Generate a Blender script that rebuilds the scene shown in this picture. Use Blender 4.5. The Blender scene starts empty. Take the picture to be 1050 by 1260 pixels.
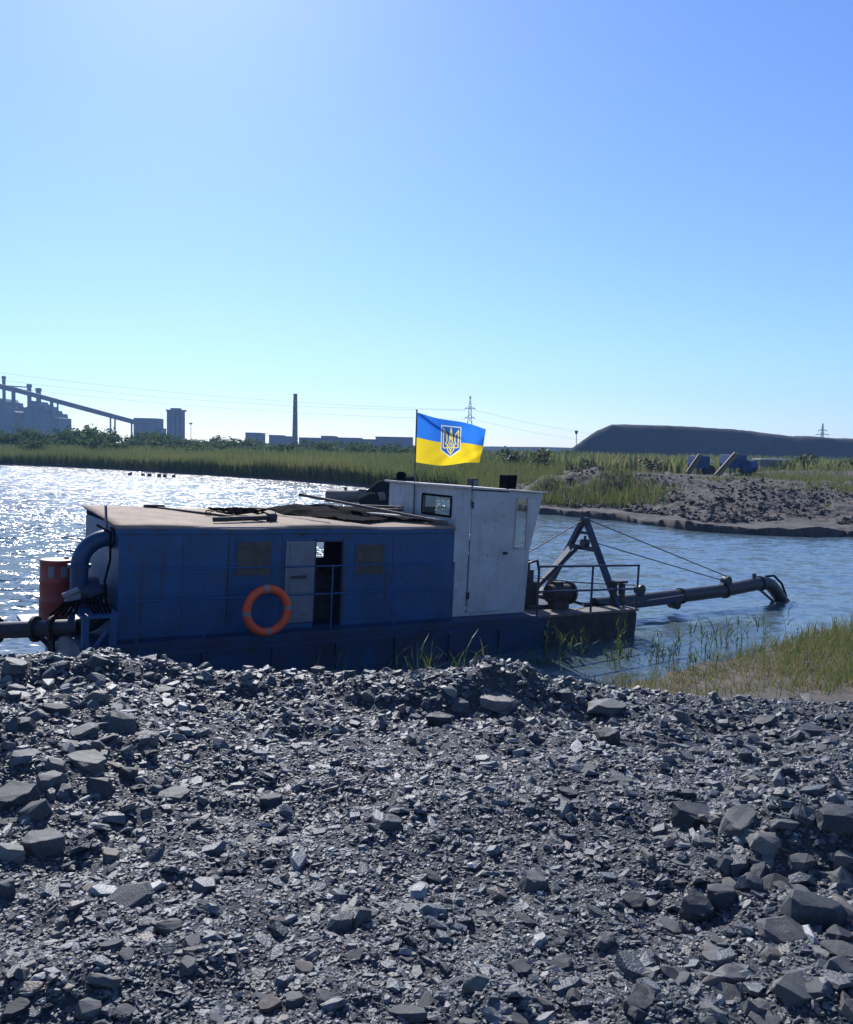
import bpy, bmesh, math, random
import numpy as np
from mathutils import Vector, Matrix, Euler, Quaternion

random.seed(7)
rng = np.random.default_rng(7)
S = bpy.context.scene
C = S.collection
R = math.radians

# ------------------------------------------------------------------ camera
CAM = np.array([0.0, 0.0, 3.86])
PITCH = math.atan(78.0 / 1050.0)
ROLL = R(1.2)
fw = np.array([0, math.cos(PITCH), -math.sin(PITCH)])
up0 = np.array([0, math.sin(PITCH), math.cos(PITCH)])
rt0 = np.array([1.0, 0, 0])
rt = rt0 * math.cos(ROLL) + up0 * math.sin(ROLL)
up = up0 * math.cos(ROLL) - rt0 * math.sin(ROLL)
cam_d = bpy.data.cameras.new('camera')
cam = bpy.data.objects.new('camera', cam_d)
C.objects.link(cam)
cam.matrix_world = Matrix(((rt[0], up[0], -fw[0], CAM[0]), (rt[1], up[1], -fw[1], CAM[1]), (rt[2], up[2], -fw[2], CAM[2]), (0, 0, 0, 1)))
cam_d.sensor_fit = 'HORIZONTAL'
cam_d.sensor_width = 36.0
cam_d.lens = 36.0
cam_d.clip_start = 0.05
cam_d.clip_end = 4000
S.camera = cam

# ------------------------------------------------------------------ sky, sun, exposure
SUN_EL, SUN_AZ = 37.0, -17.0          # azimuth from +Y, negative = left
wd = bpy.data.worlds.new('World')
S.world = wd
wd.use_nodes = True
wn = wd.node_tree
bg = wn.nodes['Background']
sky = wn.nodes.new('ShaderNodeTexSky')
sky.sky_type = 'NISHITA'
sky.sun_disc = False
sky.sun_elevation = R(SUN_EL)
sky.sun_rotation = R(SUN_AZ)
sky.altitude = 0
sky.air_density = 1.0
sky.dust_density = 0.3
sky.ozone_density = 4.0
wb = wn.nodes.new('ShaderNodeMix')            # cool white balance over the whole sky
wb.data_type = 'RGBA'
wb.blend_type = 'MULTIPLY'
wb.inputs['Factor'].default_value = 1.0
for q in wb.inputs:
    if q.name == 'B' and q.type == 'RGBA': q.default_value = (0.72, 0.845, 1.15, 1)
wn.links.new(sky.outputs[0], [q for q in wb.inputs if q.name == 'A' and q.type == 'RGBA'][0])
wn.links.new([q for q in wb.outputs if q.type == 'RGBA'][0], bg.inputs[0])
bg.inputs[1].default_value = 0.098
sun_d = bpy.data.lights.new('sun', 'SUN')
sun_d.energy = 4.3
sun_d.angle = R(0.53)
sun_d.color = (1.0, 0.975, 0.94)
sun = bpy.data.objects.new('sun', sun_d)
C.objects.link(sun)
sd = Vector((math.sin(R(SUN_AZ)) * math.cos(R(SUN_EL)), math.cos(R(SUN_AZ)) * math.cos(R(SUN_EL)), math.sin(R(SUN_EL))))
sun.rotation_euler = sd.to_track_quat('Z', 'Y').to_euler()
S.view_settings.view_transform = 'Standard'
S.view_settings.look = 'None'
S.view_settings.gamma = 1.0
S.view_settings.exposure = 0.57
S.view_settings.use_curve_mapping = False
S.cycles.use_denoising = True
S.cycles.max_bounces = 6
S.cycles.volume_bounces = 0
S.cycles.transparent_max_bounces = 12

def at(px, py, D):                    # a point at depth D along a direction
    r = fw + rt * (px - 525) / 1050 - up * (py - 630) / 1050
    return CAM + r * (D / r[1])

# ------------------------------------------------------------------ materials
def mat(name, col, rough=0.6, var=0.0, vscale=6.0, col2=None, metal=0.0, bump=0.0, bscale=30.0, spec=0.5, coords='Object', detail=6.0, ramp=(0.4, 0.65)):
    m = bpy.data.materials.new(name)
    m.use_nodes = True
    n, l = m.node_tree.nodes, m.node_tree.links
    p = n['Principled BSDF']
    p.inputs['Base Color'].default_value = (*col, 1)
    p.inputs['Roughness'].default_value = rough
    p.inputs['Metallic'].default_value = metal
    p.inputs['Specular IOR Level'].default_value = spec
    tc = n.new('ShaderNodeTexCoord')
    if col2 is not None:
        nz = n.new('ShaderNodeTexNoise')
        nz.inputs['Scale'].default_value = vscale
        nz.inputs['Detail'].default_value = detail
        nz.inputs['Roughness'].default_value = 0.65
        l.new(tc.outputs[coords], nz.inputs['Vector'])
        rp = n.new('ShaderNodeValToRGB')
        rp.color_ramp.elements[0].position = ramp[0]
        rp.color_ramp.elements[1].position = ramp[1]
        rp.color_ramp.elements[0].color = (*col, 1)
        rp.color_ramp.elements[1].color = (*col2, 1)
        l.new(nz.outputs[0], rp.inputs[0])
        l.new(rp.outputs[0], p.inputs['Base Color'])
    if bump > 0:
        nb = n.new('ShaderNodeTexNoise')
        nb.inputs['Scale'].default_value = bscale
        nb.inputs['Detail'].default_value = 8
        l.new(tc.outputs[coords], nb.inputs['Vector'])
        bp = n.new('ShaderNodeBump')
        bp.inputs['Strength'].default_value = bump
        bp.inputs['Distance'].default_value = 0.02
        l.new(nb.outputs[0], bp.inputs['Height'])
        l.new(bp.outputs[0], p.inputs['Normal'])
    return m

def tone_mat(name, stops, rough=0.6, spec=0.5, attr='tone', bump=0.0, bscale=60, translucent=0.0, objrandom=False, mottle=0.0):
    m = bpy.data.materials.new(name)
    m.use_nodes = True
    n, l = m.node_tree.nodes, m.node_tree.links
    p = n['Principled BSDF']
    p.inputs['Roughness'].default_value = rough
    p.inputs['Specular IOR Level'].default_value = spec
    rp = n.new('ShaderNodeValToRGB')
    e = rp.color_ramp.elements
    e[0].position, e[0].color = stops[0][0], (*stops[0][1], 1)
    e[1].position, e[1].color = stops[-1][0], (*stops[-1][1], 1)
    for pos, col in stops[1:-1]:
        x = e.new(pos)
        x.color = (*col, 1)
    if objrandom:
        a = n.new('ShaderNodeObjectInfo')
        src = a.outputs['Random']
    else:
        a = n.new('ShaderNodeAttribute')
        a.attribute_name = attr
        src = a.outputs['Fac']
    l.new(src, rp.inputs[0])
    out = rp.outputs[0]
    if mottle > 0:
        tc = n.new('ShaderNodeTexCoord')
        nz = n.new('ShaderNodeTexNoise')
        nz.inputs['Scale'].default_value = bscale * 0.35
        nz.inputs['Detail'].default_value = 7
        l.new(tc.outputs['Object'], nz.inputs['Vector'])
        mr = n.new('ShaderNodeMapRange')
        mr.inputs[1].default_value = 0.3
        mr.inputs[2].default_value = 0.7
        mr.inputs[3].default_value = 1 - mottle
        mr.inputs[4].default_value = 1 + mottle
        l.new(nz.outputs[0], mr.inputs[0])
        mx = n.new('ShaderNodeVectorMath')
        mx.operation = 'SCALE'
        l.new(out, mx.inputs[0])
        l.new(mr.outputs[0], mx.inputs['Scale'])
        out = mx.outputs[0]
    l.new(out, p.inputs['Base Color'])
    if bump > 0:
        tc = n.new('ShaderNodeTexCoord')
        nb = n.new('ShaderNodeTexNoise')
        nb.inputs['Scale'].default_value = bscale
        nb.inputs['Detail'].default_value = 6
        l.new(tc.outputs['Object'], nb.inputs['Vector'])
        bp = n.new('ShaderNodeBump')
        bp.inputs['Strength'].default_value = bump
        bp.inputs['Distance'].default_value = 0.01
        l.new(nb.outputs[0], bp.inputs['Height'])
        l.new(bp.outputs[0], p.inputs['Normal'])
    if translucent > 0:
        t = n.new('ShaderNodeBsdfTranslucent')
        l.new(out, t.inputs[0])
        mx = n.new('ShaderNodeMixShader')
        mx.inputs[0].default_value = translucent
        l.new(p.outputs[0], mx.inputs[1])
        l.new(t.outputs[0], mx.inputs[2])
        l.new(mx.outputs[0], n['Material Output'].inputs[0])
    return m

M = {}
def paint(name, col, col2, rust, amount, rough=0.5, sx=5.0):
    m = mat(name, col, rough, col2=col2, vscale=2.0, bump=0.3, bscale=2.5)
    n, l = m.node_tree.nodes, m.node_tree.links
    p = n['Principled BSDF']
    src = p.inputs['Base Color'].links[0].from_socket
    tc = n.new('ShaderNodeTexCoord')
    fac = None
    for scale, lo, hi in (((sx, sx, 0.55), 0.56, 0.74), ((9, 9, 9), 0.60, 0.68)):
        mp = n.new('ShaderNodeMapping')
        mp.inputs['Scale'].default_value = scale
        l.new(tc.outputs['Object'], mp.inputs[0])
        nz = n.new('ShaderNodeTexNoise')
        nz.inputs['Scale'].default_value = 1.0
        nz.inputs['Detail'].default_value = 8
        l.new(mp.outputs[0], nz.inputs['Vector'])
        mr = n.new('ShaderNodeMapRange')
        mr.inputs[1].default_value, mr.inputs[2].default_value = lo, hi
        mr.inputs[4].default_value = amount
        l.new(nz.outputs[0], mr.inputs[0])
        if fac is None: fac = mr.outputs[0]
        else:
            mx = n.new('ShaderNodeMath')
            mx.operation = 'MAXIMUM'
            l.new(fac, mx.inputs[0])
            l.new(mr.outputs[0], mx.inputs[1])
            fac = mx.outputs[0]
    mc = n.new('ShaderNodeMix')
    mc.data_type = 'RGBA'
    l.new(fac, mc.inputs[0])
    ca, cb = [q for q in mc.inputs if q.type == 'RGBA']
    l.new(src, ca)
    cb.default_value = (*rust, 1)
    l.new([q for q in mc.outputs if q.type == 'RGBA'][0], p.inputs['Base Color'])
    return m
M['blue'] = paint('blue_paint', (0.011, 0.074, 0.19), (0.009, 0.053, 0.13), (0.040, 0.034, 0.038), 0.75)
M['blueshade'] = paint('shaded_blue_paint', (0.008, 0.046, 0.125), (0.008, 0.034, 0.085), (0.05, 0.035, 0.03), 0.5)  # house blue darkened; the elbow pipe's shade is put into the colour
M['hull'] = paint('hull_paint', (0.008, 0.045, 0.12), (0.010, 0.022, 0.05), (0.035, 0.026, 0.024), 0.7)
M['rust'] = mat('rusty_steel', (0.05, 0.038, 0.035), 0.75, col2=(0.016, 0.016, 0.022), vscale=5, bump=0.5, bscale=18)
M['dark'] = mat('dark_steel', (0.02, 0.022, 0.03), 0.5, col2=(0.035, 0.03, 0.03), vscale=7, bump=0.2)
M['navy'] = mat('navy_frame_paint', (0.012, 0.028, 0.085), 0.5, col2=(0.03, 0.025, 0.03), vscale=5, bump=0.2)
M['white'] = paint('white_paint', (0.46, 0.455, 0.45), (0.37, 0.36, 0.35), (0.17, 0.12, 0.095), 0.35, 0.55, 7.0)
M['whitetrim'] = mat('chalky_white_paint', (0.50, 0.46, 0.41), 0.6, col2=(0.33, 0.27, 0.22), vscale=6)
M['roof'] = mat('weathered_roof_sheet', (0.31, 0.22, 0.145), 0.85, col2=(0.19, 0.135, 0.095), vscale=2.5, bump=0.4, bscale=5)
M['ply'] = mat('plywood', (0.10, 0.078, 0.062), 0.8, col2=(0.07, 0.053, 0.043), vscale=4)
M['doorgrey'] = mat('grey_door_paint', (0.19, 0.195, 0.21), 0.6, col2=(0.14, 0.14, 0.16), vscale=4)
M['deckplate'] = mat('worn_deck_plate', (0.16, 0.13, 0.11), 0.7, col2=(0.07, 0.055, 0.05), vscale=4, bump=0.3)
M['interior'] = mat('unlit_interior_paint', (0.10, 0.10, 0.11), 0.8)
M['rubber'] = mat('black_rubber', (0.006, 0.006, 0.008), 0.9, spec=0.02)
M['panewhite'] = mat('bright_pane_white', (0.8, 0.8, 0.78), 0.7)  # plain white for the panel that stands in for a bright pane
M['orange'] = mat('orange_ring_skin', (0.80, 0.10, 0.025), 0.5, col2=(0.66, 0.075, 0.02), vscale=9)
M['tape'] = mat('grey_tape', (0.24, 0.19, 0.18), 0.5)
M['drumred'] = mat('red_drum_paint', (0.36, 0.052, 0.030), 0.5, col2=(0.25, 0.04, 0.026), vscale=5)
M['drumlid'] = mat('drum_lid', (0.3, 0.2, 0.16), 0.6, col2=(0.2, 0.12, 0.1), vscale=8)
M['sticker'] = mat('faded_sticker', (0.20, 0.20, 0.21), 0.6)
M['plank'] = mat('pale_plank', (0.78, 0.70, 0.60), 0.8, col2=(0.62, 0.53, 0.44), vscale=8)
M['wood'] = mat('grey_wood', (0.12, 0.095, 0.08), 0.85, col2=(0.07, 0.055, 0.05), vscale=8)
M['tanpipe'] = mat('dusty_steel_float', (0.22, 0.15, 0.11), 0.7, col2=(0.13, 0.085, 0.07), vscale=2)
M['concrete'] = mat('far_concrete', (0.26, 0.25, 0.24), 0.9, col2=(0.2, 0.19, 0.18), vscale=0.1)
M['plant'] = mat('haze_pale_plant_steel', (0.22, 0.21, 0.20), 0.9, col2=(0.15, 0.14, 0.14), vscale=0.1)  # steel lightened so part of the distance haze sits in its colour
M['chim'] = mat('chimney_brick', (0.15, 0.09, 0.07), 0.9, col2=(0.1, 0.07, 0.06), vscale=0.2)
M['pylon'] = mat('galvanised_steel', (0.12, 0.12, 0.125), 0.6)
M['wire'] = mat('conductor', (0.10, 0.10, 0.10), 0.6)
M['machblue'] = mat('machine_blue', (0.015, 0.062, 0.21), 0.6, col2=(0.02, 0.04, 0.10), vscale=1.5)
M['machtan'] = mat('machine_belt_frame', (0.16, 0.11, 0.075), 0.7)
M['machwhite'] = mat('shed_roof', (0.62, 0.6, 0.56), 0.6)
M['bark'] = mat('bark', (0.07, 0.055, 0.04), 0.9)
M['flagpole'] = mat('flagpole', (0.06, 0.06, 0.065), 0.5)

def cloth_mat(name, col, tr=0.55):
    m = bpy.data.materials.new(name)
    m.use_nodes = True
    n, l = m.node_tree.nodes, m.node_tree.links
    p = n['Principled BSDF']
    p.inputs['Base Color'].default_value = (*col, 1)
    p.inputs['Roughness'].default_value = 0.7
    t = n.new('ShaderNodeBsdfTranslucent')
    t.inputs[0].default_value = (*col, 1)
    mx = n.new('ShaderNodeMixShader')
    mx.inputs[0].default_value = tr
    l.new(p.outputs[0], mx.inputs[1])
    l.new(t.outputs[0], mx.inputs[2])
    l.new(mx.outputs[0], n['Material Output'].inputs[0])
    return m
M['flagblue'] = cloth_mat('flag_blue_cloth', (0.03, 0.19, 0.66))
M['flagyellow'] = cloth_mat('flag_yellow_cloth', (0.80, 0.58, 0.02))
M['emblemblue'] = cloth_mat('emblem_blue_cloth', (0.02, 0.12, 0.42), 0.55)
M['emblemgold'] = cloth_mat('emblem_gold_cloth', (0.82, 0.66, 0.16), 0.55)
M['emblemwhite'] = cloth_mat('emblem_border_cloth', (0.72, 0.74, 0.55), 0.55)

def glass_mat():
    m = bpy.data.materials.new('window_glass')
    m.use_nodes = True
    n, l = m.node_tree.nodes, m.node_tree.links
    t = n.new('ShaderNodeBsdfTransparent')
    t.inputs[0].default_value = (0.86, 0.90, 0.90, 1)
    g = n.new('ShaderNodeBsdfGlossy')
    g.inputs['Roughness'].default_value = 0.05
    lw = n.new('ShaderNodeLayerWeight')
    lw.inputs[0].default_value = 0.25
    fr = n.new('ShaderNodeMapRange')
    fr.inputs[3].default_value = 0.04
    fr.inputs[4].default_value = 0.5
    l.new(lw.outputs['Facing'], fr.inputs[0])
    mx = n.new('ShaderNodeMixShader')
    l.new(fr.outputs[0], mx.inputs[0])
    l.new(t.outputs[0], mx.inputs[1])
    l.new(g.outputs[0], mx.inputs[2])
    l.new(mx.outputs[0], n['Material Output'].inputs[0])
    return m
M['glass'] = glass_mat()

def water_mat():
    m = bpy.data.materials.new('rippled_lake_water')
    m.use_nodes = True
    n, l = m.node_tree.nodes, m.node_tree.links
    p = n['Principled BSDF']
    p.inputs['Base Color'].default_value = (0.07, 0.105, 0.12, 1)
    p.inputs['Roughness'].default_value = 0.19
    p.inputs['IOR'].default_value = 1.33
    geo = n.new('ShaderNodeNewGeometry')
    def vm(op, a_, b_=None, sc=None):
        q = n.new('ShaderNodeVectorMath')
        q.operation = op
        l.new(a_, q.inputs[0])
        if b_ is not None:
            if isinstance(b_, tuple): q.inputs[1].default_value = b_
            else: l.new(b_, q.inputs[1])
        if sc is not None:
            if isinstance(sc, float): q.inputs['Scale'].default_value = sc
            else: l.new(sc, q.inputs['Scale'])
        return q.outputs[0]
    tot = None
    # wave facets: two slope components from noise at three wavelengths
    for sc, k, rot in ((0.5, 0.9, 0.3), (1.3, 1.9, 0.5), (4.5, 1.4, 0.1)):
        mp = n.new('ShaderNodeMapping')
        mp.inputs['Rotation'].default_value = (0, 0, rot)
        mp.inputs['Scale'].default_value = (sc, sc * 1.7, sc)
        l.new(geo.outputs['Position'], mp.inputs[0])
        nz = n.new('ShaderNodeTexNoise')
        nz.inputs['Scale'].default_value = 1.0
        nz.inputs['Detail'].default_value = 2.0
        nz.inputs['Distortion'].default_value = 0.3
        l.new(mp.outputs[0], nz.inputs['Vector'])
        q = vm('SCALE', vm('SUBTRACT', nz.outputs[1], (0.5, 0.5, 0.5)), sc=k)
        tot = q if tot is None else vm('ADD', tot, q)
    # calmer water close in under the lee of the bank and the dredge, gusts farther out
    ln = n.new('ShaderNodeSeparateXYZ')
    l.new(geo.outputs['Position'], ln.inputs[0])
    mr = n.new('ShaderNodeMapRange')
    mr.inputs[1].default_value = 14.0
    mr.inputs[2].default_value = 27.0
    mr.inputs[3].default_value = 0.26
    mr.inputs[4].default_value = 1.0
    l.new(ln.outputs[1], mr.inputs[0])
    gn = n.new('ShaderNodeTexNoise')
    gn.inputs['Scale'].default_value = 0.06
    l.new(geo.outputs['Position'], gn.inputs['Vector'])
    gm = n.new('ShaderNodeMapRange')
    gm.inputs[1].default_value = 0.3
    gm.inputs[2].default_value = 0.7
    gm.inputs[3].default_value = 0.8
    gm.inputs[4].default_value = 1.15
    l.new(gn.outputs[0], gm.inputs[0])
    xr = n.new('ShaderNodeMapRange')       # the channel on the right lies in the lee of the spit
    xr.inputs[1].default_value = -2.0
    xr.inputs[2].default_value = 7.0
    xr.inputs[3].default_value = 1.5
    xr.inputs[4].default_value = 0.25
    l.new(ln.outputs[0], xr.inputs[0])
    m2 = n.new('ShaderNodeMath')
    m2.operation = 'MULTIPLY'
    l.new(mr.outputs[0], m2.inputs[0])
    l.new(xr.outputs[0], m2.inputs[1])
    mu = n.new('ShaderNodeMath')
    mu.operation = 'MULTIPLY'
    l.new(m2.outputs[0], mu.inputs[0])
    l.new(gm.outputs[0], mu.inputs[1])
    slope = vm('MULTIPLY', vm('SCALE', tot, sc=mu.outputs[0]), (1.0, 1.0, 0.0))
    nrm = vm('NORMALIZE', vm('ADD', slope, (0.0, 0.0, 1.0)))
    l.new(nrm, p.inputs['Normal'])
    return m
M['water'] = water_mat()

STONE = [(0.0, (0.022, 0.026, 0.033)), (0.30, (0.048, 0.054, 0.063)), (0.52, (0.078, 0.086, 0.096)), (0.70, (0.112, 0.120, 0.124)), (0.80, (0.15, 0.15, 0.145)), (0.87, (0.135, 0.108, 0.085)), (0.91, (0.10, 0.105, 0.085)), (0.94, (0.22, 0.22, 0.215)), (1.0, (0.34, 0.335, 0.32))]
STONE1 = [(0.0, (0.028, 0.031, 0.036)), (0.4, (0.055, 0.060, 0.064)), (0.75, (0.095, 0.096, 0.092)), (0.85, (0.115, 0.095, 0.078)), (1.0, (0.16, 0.158, 0.15))]  # darker copy of the slate tones; the berms' shadow is put into this ramp
M['stones'] = tone_mat('crushed_slate', STONE, 0.52, 0.45, bump=0.5, bscale=110, mottle=0.3)
M['stone1'] = tone_mat('slate_block', STONE1, 0.6, 0.4, bump=0.4, bscale=45, objrandom=True, mottle=0.3)
M['gravel'] = mat('gravel_bed', (0.032, 0.035, 0.040), 0.85, col2=(0.072, 0.077, 0.083), vscale=70, bump=1.0, bscale=90, coords='Object')
M['sand'] = mat('damp_sand', (0.085, 0.068, 0.054), 0.9, col2=(0.045, 0.038, 0.03), vscale=1.2, bump=0.8, bscale=12)
M['grass'] = tone_mat('shore_grass', [(0, (0.12, 0.17, 0.04)), (0.55, (0.11, 0.16, 0.032)), (0.8, (0.22, 0.20, 0.07)), (1, (0.27, 0.20, 0.10))], 0.55, 0.3, translucent=0.35)
M['reed'] = tone_mat('reed_leaf', [(0, (0.04, 0.08, 0.022)), (0.6, (0.075, 0.125, 0.03)), (0.85, (0.12, 0.13, 0.045)), (1, (0.2, 0.15, 0.08))], 0.5, 0.3, translucent=0.35)
M['farreed'] = tone_mat('far_reed_leaf', [(0, (0.085, 0.115, 0.04)), (0.6, (0.15, 0.17, 0.06)), (1, (0.25, 0.20, 0.10))], 0.7, 0.1, translucent=0.5)
M['leaf'] = tone_mat('bush_leaf', [(0, (0.040, 0.070, 0.024)), (0.5, (0.070, 0.11, 0.036)), (1, (0.12, 0.15, 0.055))], 0.85, 0.05, translucent=0.4)
M['leaf2'] = tone_mat('pale_bush_leaf', [(0, (0.045, 0.06, 0.018)), (0.5, (0.075, 0.095, 0.03)), (1, (0.14, 0.14, 0.055))], 0.6, 0.3, translucent=0.3)
M['clod'] = tone_mat('dug_soil_clods', [(0, (0.035, 0.03, 0.028)), (0.6, (0.07, 0.058, 0.052)), (1, (0.12, 0.10, 0.09))], 0.9, 0.2)
M['heap'] = mat('spoil_heap_rock', (0.006, 0.0045, 0.005), 0.95, col2=(0.013, 0.009, 0.009), vscale=0.09, bump=0.6, bscale=0.4)
M['ridge'] = mat('distant_ridge_soil', (0.07, 0.075, 0.06), 0.95)

# ------------------------------------------------------------------ object helpers
def tag(o, label=None, cat=None, group=None, kind=None):
    if label: o['label'] = label
    if cat: o['category'] = cat
    if group: o['group'] = group
    if kind: o['kind'] = kind
    return o

def empty(name, loc=(0, 0, 0), rot=(0, 0, 0)):
    o = bpy.data.objects.new(name, None)
    o.empty_display_size = 0.2
    C.objects.link(o)
    o.location = loc
    o.rotation_euler = rot
    return o

class MB:
    def __init__(s):
        s.v, s.f, s.m, s.sm = [], [], [], []
    def add(s, vs, fs, mi=0, smooth=False):
        b = len(s.v)
        s.v += [tuple(map(float, q)) for q in vs]
        for f in fs:
            s.f.append(tuple(b + i for i in f))
            s.m.append(mi)
            s.sm.append(smooth)
        return s
    def box(s, a, b, mi=0):
        x0, y0, z0 = a
        x1, y1, z1 = b
        return s.add([(x0, y0, z0), (x1, y0, z0), (x1, y1, z0), (x0, y1, z0), (x0, y0, z1), (x1, y0, z1), (x1, y1, z1), (x0, y1, z1)],
                     [(0, 3, 2, 1), (4, 5, 6, 7), (0, 1, 5, 4), (1, 2, 6, 5), (2, 3, 7, 6), (3, 0, 4, 7)], mi)
    def prism(s, poly, y0, y1, mi=0):            # polygon in xz pulled along y
        n = len(poly)
        vs = [(x, y0, z) for x, z in poly] + [(x, y1, z) for x, z in poly]
        fs = [tuple(range(n)), tuple(reversed(range(n, 2 * n)))] + [(i, i + n, (i + 1) % n + n, (i + 1) % n) for i in range(n)]
        return s.add(vs, fs, mi)
    def bar(s, a, b, w, h=None, upv=(0, 0, 1), mi=0):
        h = h or w
        a, b = Vector(a), Vector(b)
        d = (b - a).normalized()
        u = Vector(upv)
        if abs(d.dot(u)) > 0.98: u = Vector((1, 0, 0))
        sx = d.cross(u).normalized() * (w / 2)
        sz = sx.cross(d).normalized() * (h / 2)
        vs = [p + i * sx + j * sz for p in (a, b) for i, j in ((-1, -1), (1, -1), (1, 1), (-1, 1))]
        return s.add(vs, [(0, 1, 2, 3), (7, 6, 5, 4), (0, 4, 5, 1), (1, 5, 6, 2), (2, 6, 7, 3), (3, 7, 4, 0)], mi)
    def tube(s, pts, r, n=10, mi=0, cap=True, radii=None):
        pts = [Vector(p) for p in pts]
        rings = []
        prev = None
        for i, p in enumerate(pts):
            d = (pts[min(i + 1, len(pts) - 1)] - pts[max(i - 1, 0)]).normalized()
            if prev is None:
                u = d.orthogonal().normalized()
            else:
                u = (prev - d * prev.dot(d)).normalized()
            prev = u
            w = d.cross(u)
            rr = radii[i] if radii else r
            rings.append([p + (u * math.cos(2 * math.pi * k / n) + w * math.sin(2 * math.pi * k / n)) * rr for k in range(n)])
        vs = [q for ring in rings for q in ring]
        fs = [(i * n + k, i * n + (k + 1) % n, (i + 1) * n + (k + 1) % n, (i + 1) * n + k) for i in range(len(pts) - 1) for k in range(n)]
        s.add(vs, fs, mi, True)
        if cap:
            s.add(rings[0], [tuple(reversed(range(n)))], mi)
            s.add(rings[-1], [tuple(range(n))], mi)
        return s
    def cyl(s, a, b, r, n=20, mi=0, r2=None):
        return s.tube([a, b], r, n, mi, True, [r, r2 if r2 else r])
    def build(s, name, mats, parent=None, bevel=0.0):
        me = bpy.data.meshes.new(name)
        me.from_pydata(s.v, [], s.f)
        for mm in (mats if isinstance(mats, (list, tuple)) else [mats]):
            me.materials.append(mm)
        me.polygons.foreach_set('material_index', s.m)
        me.polygons.foreach_set('use_smooth', s.sm)
        me.update()
        bm = bmesh.new()
        bm.from_mesh(me)
        bmesh.ops.recalc_face_normals(bm, faces=bm.faces)
        bm.to_mesh(me)
        bm.free()
        o = bpy.data.objects.new(name, me)
        C.objects.link(o)
        if parent is not None: o.parent = parent
        if bevel > 0:
            bv = o.modifiers.new('bevel', 'BEVEL')
            bv.width = bevel
            bv.segments = 2
            bv.limit_method = 'ANGLE'
        return o

def mesh_np(name, v, f, material, parent=None, tone=None, smooth=False):
    me = bpy.data.meshes.new(name)
    v = np.ascontiguousarray(v, dtype=np.float32)
    f = np.ascontiguousarray(f, dtype=np.int32)
    k = f.shape[1]
    me.vertices.add(len(v))
    me.vertices.foreach_set('co', v.ravel())
    me.loops.add(f.size)
    me.loops.foreach_set('vertex_index', f.ravel())
    me.polygons.add(len(f))
    me.polygons.foreach_set('loop_start', np.arange(len(f), dtype=np.int32) * k)
    me.polygons.foreach_set('loop_total', np.full(len(f), k, dtype=np.int32))
    me.polygons.foreach_set('use_smooth', np.full(len(f), smooth, dtype=bool))
    if tone is not None:
        a = me.attributes.new('tone', 'FLOAT', 'POINT')
        a.data.foreach_set('value', np.ascontiguousarray(tone, dtype=np.float32))
    me.update(calc_edges=True)
    me.validate()
    me.materials.append(material)
    o = bpy.data.objects.new(name, me)
    C.objects.link(o)
    if parent is not None: o.parent = parent
    return o

# value noise
_T = np.random.default_rng(3).random((256, 256))
def vnoise(x, y):
    xi, yi = np.floor(x).astype(int), np.floor(y).astype(int)
    u, w = x - xi, y - yi
    u, w = u * u * (3 - 2 * u), w * w * (3 - 2 * w)
    a, b = _T[xi & 255, yi & 255], _T[(xi + 1) & 255, yi & 255]
    c, d = _T[xi & 255, (yi + 1) & 255], _T[(xi + 1) & 255, (yi + 1) & 255]
    return (a * (1 - u) + b * u) * (1 - w) + (c * (1 - u) + d * u) * w
def fbm(x, y, o=4, ridged=False):
    t, amp, tot = 0, 1.0, 0
    for k in range(o):
        nz = vnoise(x * 2 ** k + 17.3 * k, y * 2 ** k - 9.1 * k)
        if ridged: nz = 1 - abs(2 * nz - 1)
        t = t + amp * nz
        tot += amp
        amp *= 0.5
    return t / tot
def smooth(a, b, x):
    t = np.clip((x - a) / (b - a), 0, 1)
    return t * t * (3 - 2 * t)

# ------------------------------------------------------------------ water
mb = MB()
mb.add([(-800, -70, 0.04), (800, -70, 0.04), (800, 220, 0.04), (-800, 220, 0.04)], [(0, 1, 2, 3)])
tag(mb.build('water', M['water']), kind='structure')

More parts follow.
